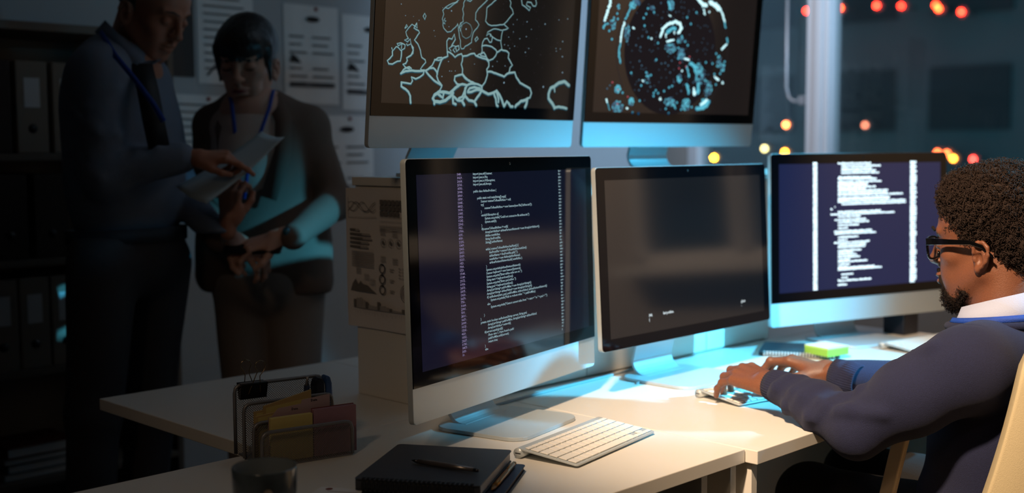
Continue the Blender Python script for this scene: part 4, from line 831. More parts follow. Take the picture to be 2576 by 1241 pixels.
def rib_tube(name, pts, r0, m, parent, ridges=44, amp=.0012, th=.003, up_=None):
    """a short knitted cuff or collar band: ridges run along the tube"""
    P = [Vector(q) for q in pts]; n = ridges * 4; vs = []; prev = None; rr = r0 if isinstance(r0, list) else [r0] * len(P)
    lay = list(range(len(P)))
    for i, q in enumerate(P):
        t = (P[min(i + 1, len(P) - 1)] - P[max(i - 1, 0)]).normalized(); nx = (t.cross(Vector(up_ or (0, 0, 1)))).normalized() if prev is None else (prev - t * prev.dot(t)).normalized()
        prev = nx; ny = t.cross(nx)
        for k in range(n):
            a = 2 * PI * k / n; r = rr[i] + amp * math.cos(ridges * a); r = r if isinstance(r, float) else r
            vs.append(q + (nx * math.cos(a) + ny * math.sin(a)) * r)
    fs = [(i * n + k, i * n + (k + 1) % n, (i + 1) * n + (k + 1) % n, (i + 1) * n + k) for i in range(len(P) - 1) for k in range(n)]
    o = G().add(vs, fs, True).build(name, m, parent, fix=False); s_ = o.modifiers.new('t', 'SOLIDIFY'); s_.thickness = th; s_.offset = -1; return o
def strap(name, pts, nrm, wd_, th, m, parent):
    """flat band along pts, its face looking along nrm"""
    P = [Vector(q) for q in pts]; vs = []
    for i, q in enumerate(P):
        t = (P[min(i + 1, len(P) - 1)] - P[max(i - 1, 0)]).normalized(); nn = Vector(nrm[i] if isinstance(nrm, list) else nrm); s_ = t.cross(nn).normalized() * wd_ / 2; nn = nn.normalized() * th
        vs += [q - s_, q + s_, q + s_ + nn, q - s_ + nn]
    fs = [(i * 4 + k, i * 4 + (k + 1) % 4, i * 4 + 4 + (k + 1) % 4, i * 4 + 4 + k) for i in range(len(P) - 1) for k in range(4)] + [(0, 3, 2, 1), (len(P) * 4 - 4, len(P) * 4 - 3, len(P) * 4 - 2, len(P) * 4 - 1)]
    return G().add(vs, fs, True).build(name, m, parent)

SKIN1 = mat('brown_skin', (120, 74, 52), 0.48, bump=0.25, bscale=500, sss=0.15, var=0.10)
SKIN2 = mat('light_skin', (198, 150, 128), 0.5, sss=0.15); SKIN3 = mat('tanned_skin', (176, 118, 92), 0.5, sss=0.15)
NAVYK = mat('navy_wool_knit', (27, 32, 64), 0.95, bump=0.7, bscale=900, var=0.25, sheen=0.03)
HAIRB = mat('black_brown_curls', (46, 34, 29), 0.8, spec=0.25); BEARD = mat('black_beard', (30, 22, 19), 0.85, spec=0.2)
LAN = mat('blue_lanyard_ribbon', (28, 70, 170), 0.6, bump=0.6, bscale=900)

# ---------------------------------------------------------------- seated man
o = at(2489, 608, 2.20); HO = o
man = thing('person', 'seated man with curly hair, glasses and navy sweater typing at the keyboard', 'person', (0, 0, 0))
Rh = rot_local(frame((.0, 1.0, 0)), 'x', -7)
SL = np.array([2.015, .87, DZ + .140]); SR = np.array([2.41, .91, DZ + .150]); NB = np.array([2.190, .875, DZ + .160])
F, T = head(o, Rh, neck_to=NB, lip=.004)
F.D = F.D
hp_ = F.mesh()
def curls(F, n, cond, rad, ln, wire, seed, name, m, parent, turns=1.6, out=.6):
    g = np.random.default_rng(seed); P, Q = F.mesh(); 
    C_ = P[Q].mean(1); A = P[Q]; N_ = np.cross(A[:, 2] - A[:, 0], A[:, 3] - A[:, 1]); N_ /= np.linalg.norm(N_, axis=1)[:, None] + 1e-9
    cen = P.mean(0); s_ = np.sign(((C_ - cen) * N_).sum(1).mean()); N_ *= s_
    ok = np.array([i for i in range(len(C_)) if cond(C_[i])]); idx = g.choice(ok, n)
    V = []; FF = []; S_ = 9; K = 4
    for i in idx:
        c = C_[i] + N_[i] * g.uniform(-.003, .003); d = N_[i] * out + g.normal(size=3) * .55; d /= np.linalg.norm(d)
        u = np.cross(d, g.normal(size=3)); u /= np.linalg.norm(u); v = np.cross(d, u); r = rad * g.uniform(.6, 1.3); L_ = ln * g.uniform(.6, 1.3); ph_ = g.uniform(0, 6.3)
        t = np.linspace(0, 1, S_); th = ph_ + t * turns * 6.283
        ctr = c + d * (t[:, None] * L_) + (u * np.cos(th)[:, None] + v * np.sin(th)[:, None]) * r
        rad_ = (u * np.cos(th)[:, None] + v * np.sin(th)[:, None]); b0 = len(V) * S_ * K
        ring = np.stack([ctr + rad_ * wire, ctr + d * wire, ctr - rad_ * wire, ctr - d * wire], 1); V.append(ring.reshape(-1, 3))
        q = [(b0 + a * K + k, b0 + a * K + (k + 1) % K, b0 + (a + 1) * K + (k + 1) % K, b0 + (a + 1) * K + k) for a in range(S_ - 1) for k in range(K)]; FF += q
    return (P, Q), (np.concatenate(V), np.array(FF))
# hands
Hn = SDF((1.93, 1.15, DZ - .02), (2.30, 1.50, DZ + .12), .0022)
LW = np.array([2.000, 1.262, DZ + .062]); RW = np.array([2.190, 1.232, DZ + .062])
hand(Hn, LW, (.26, .96, .10), (-.25, 0, 1), 1, curl=[(18, 42, 30), (20, 48, 30), (24, 45, 28), (22, 28, 22)], thumb=(42, 25), spread=1.5)
hand(Hn, RW, (.02, 1.0, .14), (.15, 0, 1), -1, curl=[(15, 48, 34), (22, 52, 34), (26, 50, 30), (26, 42, 26)], thumb=(46, 14), spread=1.2)
tr_ = SDF((1.9, .5, DZ - .3), (2.56, 1.15, DZ + .24), .010)
LE = np.array([1.938, 1.035, DZ + .016]); RE = np.array([2.395, 1.02, DZ + .035])
tr_.ell((2.2, .86, DZ - .05), (.14, .09, .22)); tr_.cap(SL, LE, .045, .036); tr_.cap(SR, RE, .045, .036); tr_.cap(SL, SR, .06); tr_.cap(NB, (2.22, .8, DZ + .12), .055)
body = np_object('body', [hp_, Hn.mesh(), tr_.mesh()], SKIN1, man)
# fingernails
# hair
Hs = SDF(np.array(o) - .17, np.array(o) + .19, .004)
e_ = lambda c, r, k=.012, sub=False: Hs.ell(T(*c), r, Rh, k, sub)
e_((0, -.026, .046), (.081, .099, .084)); e_((0, -.022, .082), (.080, .090, .060), .03); e_((0, .030, .094), (.056, .042, .034), .03); e_((0, -.07, .0), (.066, .052, .07), .02)
Hs.cut(Rh @ np.array([0, .75, -.66]), T(0, .036, -.020), .01); Hs.cut(Rh @ np.array([0, 0.93, -.36]), T(0, .076, .050), .01)
e_((0, .092, -.004), (.10, .070, .060), .012, True)
Hs.cut(Rh @ np.array([0, .10, -1.0]), T(0, -.02, -.075), .01)
for sx in (-1, 1): e_((sx * .088, -.010, -.018), (.022, .022, .030), .006, True)
Hs.noise(.0026, 330, 4, 14)
up_curl = lambda p: ((p - o) @ Rh)[2] > .004 or ((p - o) @ Rh)[2] > -.05 and ((p - o) @ Rh)[1] < -.035
a_, b_ = curls(Hs, 8500, up_curl, .0030, .0095, .00062, 5, '', None, None)
hr = np_object('hair', [a_, b_], HAIRB, man)
Bs = SDF(np.array(o) - .17, np.array(o) + .16, .003)
eb = lambda c, r, k=.012, sub=False: Bs.ell(T(*c), r, Rh, k, sub)
eb((0, .068, -.102), (.029, .029, .027)); 
for sx in (-1, 1): Bs.cap(T(sx * .012, .064, -.106), T(sx * .040, .034, -.088), .018, .014, .02); Bs.cap(T(sx * .014, .098, -.048), T(sx * .026, .086, -.070), .004, .004, .004); Bs.cap(T(sx * .026, .086, -.070), T(sx * .028, .072, -.098), .006, .01, .008)
eb((0, .098, -.066), (.024, .02, .014), .006, True)
Bs.noise(.0016, 420, 9, 12)
a_, b_ = curls(Bs, 1500, lambda p: ((p - o) @ Rh)[2] < -.074, .0018, .0065, .0004, 6, '', None, None, turns=1.1)
np_object('beard', [a_, b_], BEARD, man)
for sx in (-1, 1):
    g = G(); g.tube([T(sx * .014, .0985, .030), T(sx * .028, .0945, .0355), T(sx * .046, .082, .031)], [.0028, .0034, .0015], 8); g.build('eyebrow', BEARD, man)
# glasses
GLF = mat('black_acetate', (8, 8, 10), 0.12, coat=0.6); LNS = bpy.data.materials.new('spectacle_lens'); LNS.use_nodes = True; nt = LNS.node_tree; nt.nodes.clear()
gl = nt.nodes.new('ShaderNodeBsdfGlossy'); gl.inputs['Roughness'].default_value = 0.02; tr2 = nt.nodes.new('ShaderNodeBsdfTransparent'); mx2 = nt.nodes.new('ShaderNodeMixShader'); mx2.inputs[0].default_value = 0.22; ou = nt.nodes.new('ShaderNodeOutputMaterial')
nt.links.new(tr2.outputs[0], mx2.inputs[1]); nt.links.new(gl.outputs[0], mx2.inputs[2]); nt.links.new(mx2.outputs[0], ou.inputs[0])
gf = G(); yl = .099
for sx in (-1, 1):
    cx = sx * .034; p = [(cx + .029 * math.copysign(abs(math.cos(a)) ** .6, math.cos(a)), -.001 + (.021 + .001 * math.sin(a)) * math.copysign(abs(math.sin(a)) ** .6, math.sin(a))) for a in [k * 2 * PI / 28 for k in range(28)]]
    gf.tube([T(x, yl - abs(x) * .10, z - .003) for x, z in p], .0026, 8, closed=True)
    G().add([T(x, yl - abs(x) * .10, z - .003) for x, z in p], [tuple(range(28))]).build('lens', LNS, man, fix=False)
gf.tube([T(-.006, yl, .004), T(0, yl + .002, .006), T(.006, yl, .004)], .0028, 8)
gf.build('glasses_frame', GLF, man)
for sx in (-1, 1):
    g = G(); pts = [(sx * .065, yl - .006, .010), (sx * .074, yl - .022, .010), (sx * .078, .045, .007), (sx * .081, .002, .003), (sx * .083, -.020, -.006), (sx * .080, -.038, -.026)]
    hw = [.0068, .0066, .0052, .0042, .0036, .0028]; vs = []
    for (x, y_, z), h in zip(pts, hw): vs += [T(x - .0016, y_, z - h), T(x + .0016, y_, z - h), T(x + .0016, y_, z + h), T(x - .0016, y_, z + h)]
    g.add(vs, [(i * 4 + k, i * 4 + (k + 1) % 4, i * 4 + 4 + (k + 1) % 4, i * 4 + 4 + k) for i in range(5) for k in range(4)] + [(0, 3, 2, 1), (20, 21, 22, 23)]); g.build('glasses_temple', GLF, man, bevel=.0008)
# sweater
Sw = SDF((1.80, .60, DZ - .36), (2.62, 1.33, DZ + .25), .0052)
Sw.ell((2.205, .875, DZ - .04), (.175, .130, .24), None, .05); Sw.ell((2.21, .80, DZ + .03), (.160, .095, .15), None, .05); Sw.ell((2.20, .90, DZ - .22), (.172, .145, .16), None, .06)
Sw.cap(SL, SR, .070, .070, .05); Sw.cap(SL + (.03, -.01, .004), NB + (-.03, -.02, -.012), .060, .062, .04); Sw.cap(SR + (-.03, -.01, .004), NB + (.03, -.02, -.012), .060, .062, .04)
L2 = (LE + LW) / 2; LC = LW - np.array([.26, .96, .10]) * .030; RC = RW - np.array([.02, 1, .14]) * .030
Sw.cap(SL, (SL + LE) / 2 + (-.004, 0, .004), .074, .066, .02); Sw.cap((SL + LE) / 2 + (-.004, 0, .004), LE, .066, .049, .02)
Sw.cap(LE, LE * .5 + LC * .5 + (0, 0, .003), .049, .044, .02); Sw.cap(LE * .5 + LC * .5 + (0, 0, .006), LC, .046, .034, .02)
Sw.cap(SR, RE, .072, .052, .02); Sw.cap(RE, RC, .052, .034, .02)
# folds of the sleeve
def fold(a, b, r, k=.012, sub=False): Sw.cap(a, b, r, r * .6, k, sub)
A = SL; B = LE; dA = (B - A) / np.linalg.norm(B - A); C0 = np.array([-.86, -.2, .46]); 
side_ = np.cross(dA, C0); side_ /= np.linalg.norm(side_); outw = np.cross(side_, dA); outw /= np.linalg.norm(outw)
for i, (t, th, L_, r) in enumerate(((.10, .6, .10, .010), (.28, 1.5, .09, .011), (.45, .9, .10, .010), (.62, 1.9, .09, .012), (.80, 1.2, .08, .012), (.93, .4, .07, .012), (.35, 2.6, .08, .010), (.70, -.3, .09, .010), (.15, 2.2, .08, .01))):
    c = A + (B - A) * t; R0 = .074 + (.053 - .074) * t
    p0 = c + (outw * math.cos(th) + side_ * math.sin(th)) * (R0 + .001); p1 = c + dA * L_ * .8 + (outw * math.cos(th + .9) + side_ * math.sin(th + .9)) * (R0 - .004)
    fold(p0, p1, r, .015)
for i, (t, w_) in enumerate(((.12, .0), (.26, .8), (.42, .2), (.60, 1.0), (.78, .4))):
    c = LE + (LC - LE) * t; d = (LC - LE) / np.linalg.norm(LC - LE); s1 = np.cross(d, (0, 0, 1.)); s1 /= np.linalg.norm(s1); u1 = np.cross(s1, d); R0 = .053 + (.034 - .053) * t
    p = [c + d * .012 * j + (u1 * math.cos(a) - s1 * math.sin(a)) * (R0 - .002) for j, a in enumerate((w_ - .8, w_, w_ + .8, w_ + 1.5))]
    for q0, q1 in zip(p, p[1:]): fold(q0, q1, .0065, .016)
# armhole seam
sm = [SL + (.045, -.085, .055), SL + (.018, -.04, .082), SL + (.005, .02, .082), SL + (.0, .06, .055)]
for q0, q1 in zip(sm, sm[1:]): Sw.cap(q0, q1, .0035, .0035, .004, True)
Sw.ell(NB + (.01, .03, .045), (.066, .075, .075), None, .01, True)
Sw.noise(.0012, 45, 2, 8)
np_object('sweater', [Sw.mesh()], NAVYK, man)
dL = (LW - LC) / np.linalg.norm(LW - LC); dR = (RW - RC) / np.linalg.norm(RW - RC)
rib_tube('sweater_cuff', [LC - dL * .030, LC - dL * .01, LC + dL * .010, LC + dL * .024], [.0325, .0345, .0325, .0300], NAVYK, man, 40, .0009)
rib_tube('sweater_cuff', [RC - dR * .036, RC - dR * .01, RC + dR * .010, RC + dR * .024], [.0325, .0345, .0325, .0300], NAVYK, man, 40, .0009)
# neckline, shirt collar, lanyard: rings round the neck
nd = (T(0, -.03, -.03) - NB); nd /= np.linalg.norm(nd); nd = nd * .75 + np.array([0, -.1, .45]); nd /= np.linalg.norm(nd)
Rn = frame(np.cross(nd, (1, 0, 0)), nd); 
def neck_ring(r, h, a0=0, a1=360, n=40, drop=.02, fx=1.0, fy=1.1):
    c = NB + nd * h + (-.012, .006, .014); out_ = []
    for k in range(n + 1):
        a = math.radians(a0 + (a1 - a0) * k / n); out_.append(c + Rn[:, 0] * r * fx * math.sin(a) - Rn[:, 1] * r * fy * math.cos(a) * -1 - Rn[:, 2] * drop * (1 + math.cos(a)) / 2)
    return out_
g = G(); Rr = neck_ring(.083, .046, 0, 360, 60, .035)[:-1]; g.tube(Rr, .0075, 8, closed=True)
o_ = g.build('neckband', NAVYK, man)
SHIRT = mat('pale_blue_shirt', (176, 184, 212), 0.8, bump=.4, bscale=700)
def band(name, lo_, hi_, m, th=.002):
    vs = [tuple(q) for q in lo_] + [tuple(q) for q in hi_]; n = len(lo_)
    o = G().add(vs, [(i, i + 1, n + i + 1, n + i) for i in range(n - 1)], True).build(name, m, man, fix=False); s_ = o.modifiers.new('t', 'SOLIDIFY'); s_.thickness = th; s_.offset = 0; return o
band('shirt_collar', neck_ring(.077, .042, 18, 342, 50, .045), neck_ring(.064, .106, 12, 348, 50, .058), SHIRT)
band('lanyard', neck_ring(.0815, .054, 25, 335, 50, .035), neck_ring(.077, .066, 25, 335, 50, .038), LAN, .0012)
# trousers
TRO = mat('black_trousers', (16, 16, 20), 0.9, bump=.4, bscale=500)
Tr = SDF((1.96, .60, .40), (2.48, 1.40, DZ - .10), .008)
Tr.ell((2.22, .84, .545), (.165, .15, .09), None, .04)
for x0, x1, y1 in ((2.13, 2.13, 1.24), (2.32, 2.36, 1.26)):
    Tr.cap((x0, .78, .545), (x1, y1, .545), .088, .068, .03); Tr.cap((x1, y1, .545), (x1, y1 + .03, .38), .066, .056, .03)
Tr.noise(.0012, 40, 5, 8)
legs = [Tr.mesh()]
Lg = SDF((2.0, 1.0, .02), (2.48, 1.45, .46), .008)
for x1, y1 in ((2.13, 1.27), (2.36, 1.29)): Lg.cap((x1, y1, .44), (x1, y1 - .04, .09), .058, .046, .02)
legs.append(Lg.mesh()); np_object('trousers', legs, TRO, man)
Sh_ = SDF((2.0, 1.1, -.01), (2.48, 1.50, .14), .006)
for x1, y1 in ((2.13, 1.22), (2.36, 1.24)):
    Sh_.ell((x1, y1, .055), (.042, .05, .05)); Sh_.cap((x1, y1 + .02, .036), (x1, y1 + .16, .030), .036, .028, .02)
Sh_.cut((0, 0, -1), (0, 0, .002), .002)
np_object('shoe', [Sh_.mesh()], mat('black_shoes', (14, 14, 15), .35), man)

# ---------------------------------------------------------------- chair
CREAM = mat('cream_leather', (226, 208, 168), 0.45, bump=.35, bscale=800); SHELL = mat('dark_chair_shell', (34, 28, 28), 0.45)
ch = thing('office_chair', 'cream leather office chair the seated man sits in', 'chair', (2.215, .79, 0), -.15)
def pad(name, f, m, nu=24, nv=20, th=.035, bev=True):
    vs = [f(i / nu, j / nv) for j in range(nv + 1) for i in range(nu + 1)]
    o = G().add(vs, [(j * (nu + 1) + i, j * (nu + 1) + i + 1, (j + 1) * (nu + 1) + i + 1, (j + 1) * (nu + 1) + i) for j in range(nv) for i in range(nu)], True).build(name, m, ch, fix=False)
    s_ = o.modifiers.new('t', 'SOLIDIFY'); s_.thickness = th; s_.offset = 0; b = o.modifiers.new('b', 'BEVEL'); b.width = th * .45; b.segments = 4; return o
def back_f(off, ins=0.0):
    def f(u, v):
        a = (u - .5) * 2; h = v; wd_ = (.255 + .02 * (1 - v)) * (1 - ins) * (1 if v < .8 else math.sqrt(max(0.08, 1 - ((v - .8) / .2) ** 2 * .8)))
        x = a * wd_; y_ = -.165 - .09 * v - .02 * math.sin(v * 3) + .215 * abs(a) ** 2.4 * (1 - .25 * v) - off; z = .46 + .56 * h
        return (x, y_, z)
    return f
pad('backrest', back_f(0), CREAM, th=.072); pad('back_shell', back_f(.046, .16), SHELL, th=.018)
g = G(); f0 = back_f(0)
def skin_pt(u, v):
    p = np.array(f0(u, v)); a = np.array(f0(u + .01, v)) - p; b = np.array(f0(u, v + .01)) - p; n = np.cross(a, b); n /= np.linalg.norm(n)
    if n[1] > 0: n = -n
    return tuple(p + n * .0362)
for u in (.06, .94):
    for k in range(60): v = .03 + .75 * k / 60; g.tube([skin_pt(u, v), skin_pt(u, v + .008)], .0008, 4)
g.build('stitching', mat('tan_thread', (190, 160, 110), .7), ch, fix=False)
G().prism(rrect(-.24, .24, -.20, .27, .07), .41, .475).build('seat', CREAM, ch, bevel=.02, seg=4)
for sx in (-1, 1):
    x = sx * .205; t_ = bpy.data.objects.new('x', None)
    G().prism([(.166, .745), (.198, .745), (.202, .732), (.164, .732)], x - .010, x + .010, 'x').build('armrest', CREAM, ch, bevel=.004)
    G().prism([(.166, .732), (.196, .732), (.268, .43), (.238, .43)], x - .007, x + .007, 'x').build('armrest_support', mat('cream_armrest_bar', (232, 206, 174), .4), ch, bevel=.003)
G().tube([(0, 0.02, .41), (0, .02, .10)], [.028, .028], 16).build('gas_column', BLACKP, ch)
g = G()
for k in range(5): a = k * 2 * PI / 5; g.tube([(0, .02, .12), (.29 * math.cos(a), .02 + .29 * math.sin(a), .075)], [.026, .016], 10)
g.build('star_base', BLACKP, ch)
for k in range(5): a = k * 2 * PI / 5; G().tube([(.29 * math.cos(a) - .02, .02 + .29 * math.sin(a), .032), (.29 * math.cos(a) + .02, .02 + .29 * math.sin(a), .032)], .031, 16).build('castor', BLACKP, ch)

# ---------------------------------------------------------------- standing woman
wo = thing('person', 'standing woman with black fringe, brown blazer and blue lanyard, looking down', 'person', (0, 0, 0))
DW = 3.3; q_ = lambda px, py, d=0.0: at(px, py, DW + d)
o = q_(622, 156, -.02); Rw = rot_local(frame((-.76, -.65, 0)), 'x', -15)
F, T = head(o, Rw, .003, True, neck_to=q_(636, 262, .02), jaw=.9)
wr_R, wr_L = q_(585, 600, -.24), q_(700, 596, -.26)
tb = SDF(q_(640, 500)[:3] - .42, q_(640, 500) + .42, .010)
tb.cap(q_(640, 300), q_(660, 640), .10, .11); 
Hw = SDF((np.minimum(wr_R, wr_L)) - .14, np.maximum(wr_R, wr_L) + .14, .0028)
hand(Hw, wr_R, r2 * .75 - fw * .2 - up * .45, (-.3, -.3, .9), 1, bend=(30, 45, 30), sc=.9, thumb=(40, 15)); hand(Hw, wr_L, -r2 * .9 - fw * .1 - up * .30, (-.3, -.3, .9), -1, bend=(28, 48, 30), sc=.9, thumb=(40, 15))
np_object('body', [F.mesh(), tb.mesh(), Hw.mesh()], SKIN2, wo)
BLK = mat('black_hair', (14, 12, 13), 0.4, bump=.8, bscale=120, stretch=(1, 1, .1))
Hs = SDF(np.array(o) - .16, np.array(o) + .17, .0035); e_ = lambda c, r, k=.012, sub=False: Hs.ell(T(*c), r, Rw, k, sub)
e_((0, -.022, .046), (.082, .101, .088)); e_((0, -.088, .02), (.055, .05, .06), .02); e_((0, .040, .058), (.072, .064, .056), .02)
for sx in (-1, 1): Hs.cap(T(sx * .071, .030, .045), T(sx * .070, .034, -.045), .012, .0035, .02)
for i in range(13): x = -.060 + .010 * i; Hs.cap(T(x * .85, .082 - abs(x) * .3, .065), T(x * 1.0, .102 - abs(x) * .62, .022 - .004 * (i % 2)), .012, .0040, .006)
e_((0, .112, -.050), (.061, .080, .068), .004, True)
Hs.noise(.0006, 300, 3, 8)
np_object('hair', [Hs.mesh()], BLK, wo)
for sx in (-1, 1):
    G().tube([T(sx * .017, .0905, .000), T(sx * .024, .0925, -.004), T(sx * .032, .0920, -.0062), T(sx * .040, .0880, -.005), T(sx * .047, .0815, -.0005)], [.0008, .0016, .0018, .0017, .0007], 6).build('eyelashes', BLACKP, wo)
G().tube([T(-.020, .0985, -.0625), T(-.008, .1025, -.060), T(0, .103, -.0615), T(.008, .1025, -.060), T(.020, .0985, -.0625)], [.0015, .004, .0042, .004, .0015], 8).build('lips', mat('dark_rose_lips', (130, 58, 60), .4), wo)
TOPM = mat('beige_rollneck_knit', (196, 172, 158), .85, bump=.4, bscale=400)
Tp = SDF(q_(640, 450) - .36, q_(640, 450) + .36, .006)
Tp.cap(q_(640, 330), q_(650, 560, .02), .105, .10, .03); Tp.cap(q_(580, 325), q_(720, 325), .055, .055, .04); Tp.cap(q_(634, 300, .01), q_(631, 258, .018), .060, .055, .02); Tp.ell(q_(635, 400, -.04), (.11, .11, .12), None, .04)
np_object('rollneck_top', [Tp.mesh()], TOPM, wo)
BLZ = mat('taupe_blazer_cloth', (112, 92, 80), .85, bump=.5, bscale=300)
Bz = SDF(q_(660, 470) - .46, q_(660, 470) + .46, .0065)
sl_, sr_ = q_(775, 322, .02), q_(540, 318, .06); ml, mr = q_(845, 510, -.01), q_(500, 510, -.02)
Bz.cap(sl_, sr_, .055, .055, .04); Bz.cap(sl_, q_(650, 262, .03), .050, .052, .03); Bz.cap(sr_, q_(620, 262, .03), .050, .052, .03); Bz.ell(q_(652, 440, .02), (.165, .135, .24), frame((-.75, -.65, 0)), .05); Bz.ell(q_(668, 620, .03), (.175, .145, .16), frame((-.75, -.65, 0)), .05)
Bz.cap(q_(745, 560, .02), q_(770, 705, .0), .085, .075, .05); Bz.cap(q_(570, 560, .02), q_(545, 690, .02), .075, .06, .05)
Bz.cap(sl_, ml, .056, .045, .025); Bz.cap(ml, wr_L + r2 * .04, .046, .034, .025); Bz.cap(sr_, mr, .054, .045, .025); Bz.cap(mr, wr_R - r2 * .035, .052, .036, .025)
Bz.cut((0, 0, -1), (0, 0, q_(700, 735)[2]), .006)
# open front: a wedge from the neck to the hem
vl_ = (-r2 * 0 - fw); 
for (a, b, rr) in ((q_(632, 235, -.10), q_(638, 330, -.17), .060), (q_(638, 330, -.19), q_(632, 470, -.21), .085), (q_(632, 470, -.21), q_(640, 600, -.2), .078), (q_(640, 600, -.20), q_(665, 760, -.19), .085)): Bz.cap(a, b, rr, rr, .006, True)
Bz.cap(q_(635, 200, .0), q_(635, 285, 0), .066, .064, .008, True)
Bz.noise(.0018, 28, 7, 8)
np_object('blazer', [Bz.mesh()], BLZ, wo)
for pts in ([(688, 242, -.02), (712, 300, -.10), (712, 380, -.135), (676, 500, -.13)], [(580, 262, .0), (562, 320, -.09), (570, 390, -.12), (590, 480, -.12)]):
    strap('lapel', [q_(*p) for p in pts], tuple(-fw), .045, .004, BLZ, wo)
GT = mat('taupe_trousers', (150, 134, 124), .85, bump=.4, bscale=300)
Tw = SDF((q_(660, 1000)[0] - .42, q_(660, 1000)[1] - .42, .02), (q_(660, 1000)[0] + .42, q_(660, 1000)[1] + .42, .98), .009)
Tw.ell(q_(675, 690, .03), (.165, .13, .13), frame((-.75, -.65, 0)), .04)
for a, b, c_, r0, r1 in ((610, 628, 640, .085, .058), (742, 738, 728, .088, .06)): Tw.cap(q_(a, 720, .03), q_(b, 1050, .03), r0, r1 + .01, .02); Tw.cap(q_(b, 1050, .03), q_(c_, 1440, .05), r1 + .01, r1, .02)
Tw.noise(.0015, 30, 8, 8); np_object('trousers', [Tw.mesh()], GT, wo)
g = SDF((q_(660, 1000)[0] - .42, q_(660, 1000)[1] - .42, -.01), (q_(660, 1000)[0] + .42, q_(660, 1000)[1] + .42, .14), .008)
for b in (638, 728): f_ = q_(b, 1450, .04); f_[2] = .035; g.cap(f_, f_ + (-.11, -.09, 0), .036, .030, .02)
g.cut((0, 0, -1), (0, 0, .002), .002); np_object('shoe', [g.mesh()], BLACKP, wo)
strap('lanyard', [q_(576, 232, -.045), q_(583, 262, -.10), q_(590, 320, -.125), q_(598, 400, -.13), q_(612, 500, -.14)], tuple(-fw), .010, .0015, LAN, wo)
strap('lanyard', [q_(688, 226, -.04), q_(678, 270, -.11), q_(660, 320, -.135), q_(640, 380, -.145), q_(622, 440, -.15), q_(614, 500, -.15)], tuple(-fw), .010, .0015, LAN, wo)
wt = [wr_L + r2 * .028 + (math.cos(a) * np.array([0, 0, 1]) + math.sin(a) * fw) * .029 for a in [k * 2 * PI / 16 for k in range(16)]]
G().tube(wt, .005, 8, closed=True).build('watch_strap', BLACKP, wo); G().ball(wr_L + r2 * .028 - fw * .026 + up * .012, .012).build('watch_face', mat('watch_glass', (60, 120, 140), .1, .5), wo)
ph_c = (wr_R + wr_L) / 2 - fw * .015 - up * .022
tp = thing('smartphone', "dark smartphone in the standing woman's hands", 'phone', tuple(ph_c), -YAW)
G().prism(rrect(-.075, .075, -.038, .038, .008), -.004, .004, 'z', Matrix.Rotation(R_(24), 4, 'X')).build('phone_body', BLACKP, tp, bevel=.001)
G().prism(rrect(-.070, .070, -.034, .034, .004), .0042, .0046, 'z', Matrix.Rotation(R_(24), 4, 'X')).build('phone_glass', GLASSB, tp)

# ---------------------------------------------------------------- standing bald man
bm_ = thing('person', 'standing bald man in grey-blue shirt and dark tie pointing at a paper', 'person', (0, 0, 0))
DB = 3.05; b_ = lambda px, py, d=0.0: at(px, py, DB + d)
o = b_(384, 22); Rb = rot_local(frame(r2 * .88 - np.array([math.sin(YAW), math.cos(YAW), 0]) * .42), 'x', -30)
F, T = head(o, Rb, .003, False, neck_to=b_(322, 150, .05), jaw=1.0)
Wr = b_(492, 396, -.12); Hd = SDF(Wr - .22, Wr + .22, .003)
hand(Hd, Wr, r2 * .99 + up * .06 + fw * .1, up - fw * .5, 1, curl=[(22, 14, 10), (45, 70, 40), (50, 70, 40), (52, 70, 40)], thumb=(24, 6), sc=.88)
Wl = b_(575, 560, -.06); hand(Hd, Wl, r2 * .05 + up * .98, -r2 * .3 - fw * .9, 1, bend=(40, 65, 40), thumb=(30, 10), sc=.85)
tb = SDF(b_(320, 350) - .3, b_(320, 350) + .3, .012); tb.cap(b_(315, 200), b_(320, 520), .10, .11)
np_object('body', [F.mesh(), tb.mesh(), Hd.mesh()], SKIN3, bm_)
for sx in (-1, 1): G().tube([T(sx * .014, .099, .028), T(sx * .030, .094, .033), T(sx * .047, .081, .028)], [.002, .0026, .001], 8).build('eyebrow', mat('grey_brows', (90, 80, 74), .8), bm_)
Hs = SDF(np.array(o) - .16, np.array(o) + .16, .004); Hs.ell(T(0, -.022, .018), (.0755, .094, .058), Rb, .01); Hs.ell(T(0, .07, .02), (.10, .09, .09), Rb, .008, True); Hs.ell(T(0, -.02, .085), (.09, .11, .05), Rb, .008, True)
for sx in (-1, 1): Hs.ell(T(sx * .085, -.010, .0), (.018, .026, .036), Rb, .005, True)
np_object('hair', [Hs.mesh()], mat('short_grey_stubble', (84, 76, 72), .9), bm_)
SHB = mat('grey_blue_shirt_cloth', (112, 122, 140), .85, bump=.5, bscale=300)
Sb = SDF(b_(320, 350) - .52, b_(320, 350) + .52, .0075)
fr_ = frame(r2 * .85 - fw * .5)
sn, sf = b_(246, 190, -.12), b_(362, 205, .12); en = b_(262, 440, -.15)
Sb.cap(sn, sf, .070, .056, .06); Sb.ell(b_(304, 310), (.160, .128, .24), fr_, .06); Sb.ell(b_(316, 480), (.150, .128, .22), fr_, .06); Sb.cap(b_(298, 165, .0), b_(312, 135, .05), .072, .062, .03)
Sb.cap(sn, en, .066, .052, .03); Sb.cap(en, Wr - r2 * .035, .056, .037, .025); ef = b_(450, 480, .12); Sb.cap(sf, ef, .065, .05, .03); Sb.cap(ef, Wl - up * .04 - r2 * .02, .05, .036, .02)
for t, sg in ((.15, 1), (.38, -1), (.62, 1), (.85, -1)):
    c = sn + (en - sn) * t; R0 = .066 - .014 * t; Sb.cap(c + r2 * sg * R0 * .8 - fw * R0 * .55, c - r2 * sg * R0 * .2 - fw * R0 * .95 - up * .05, .010, .005, .02)
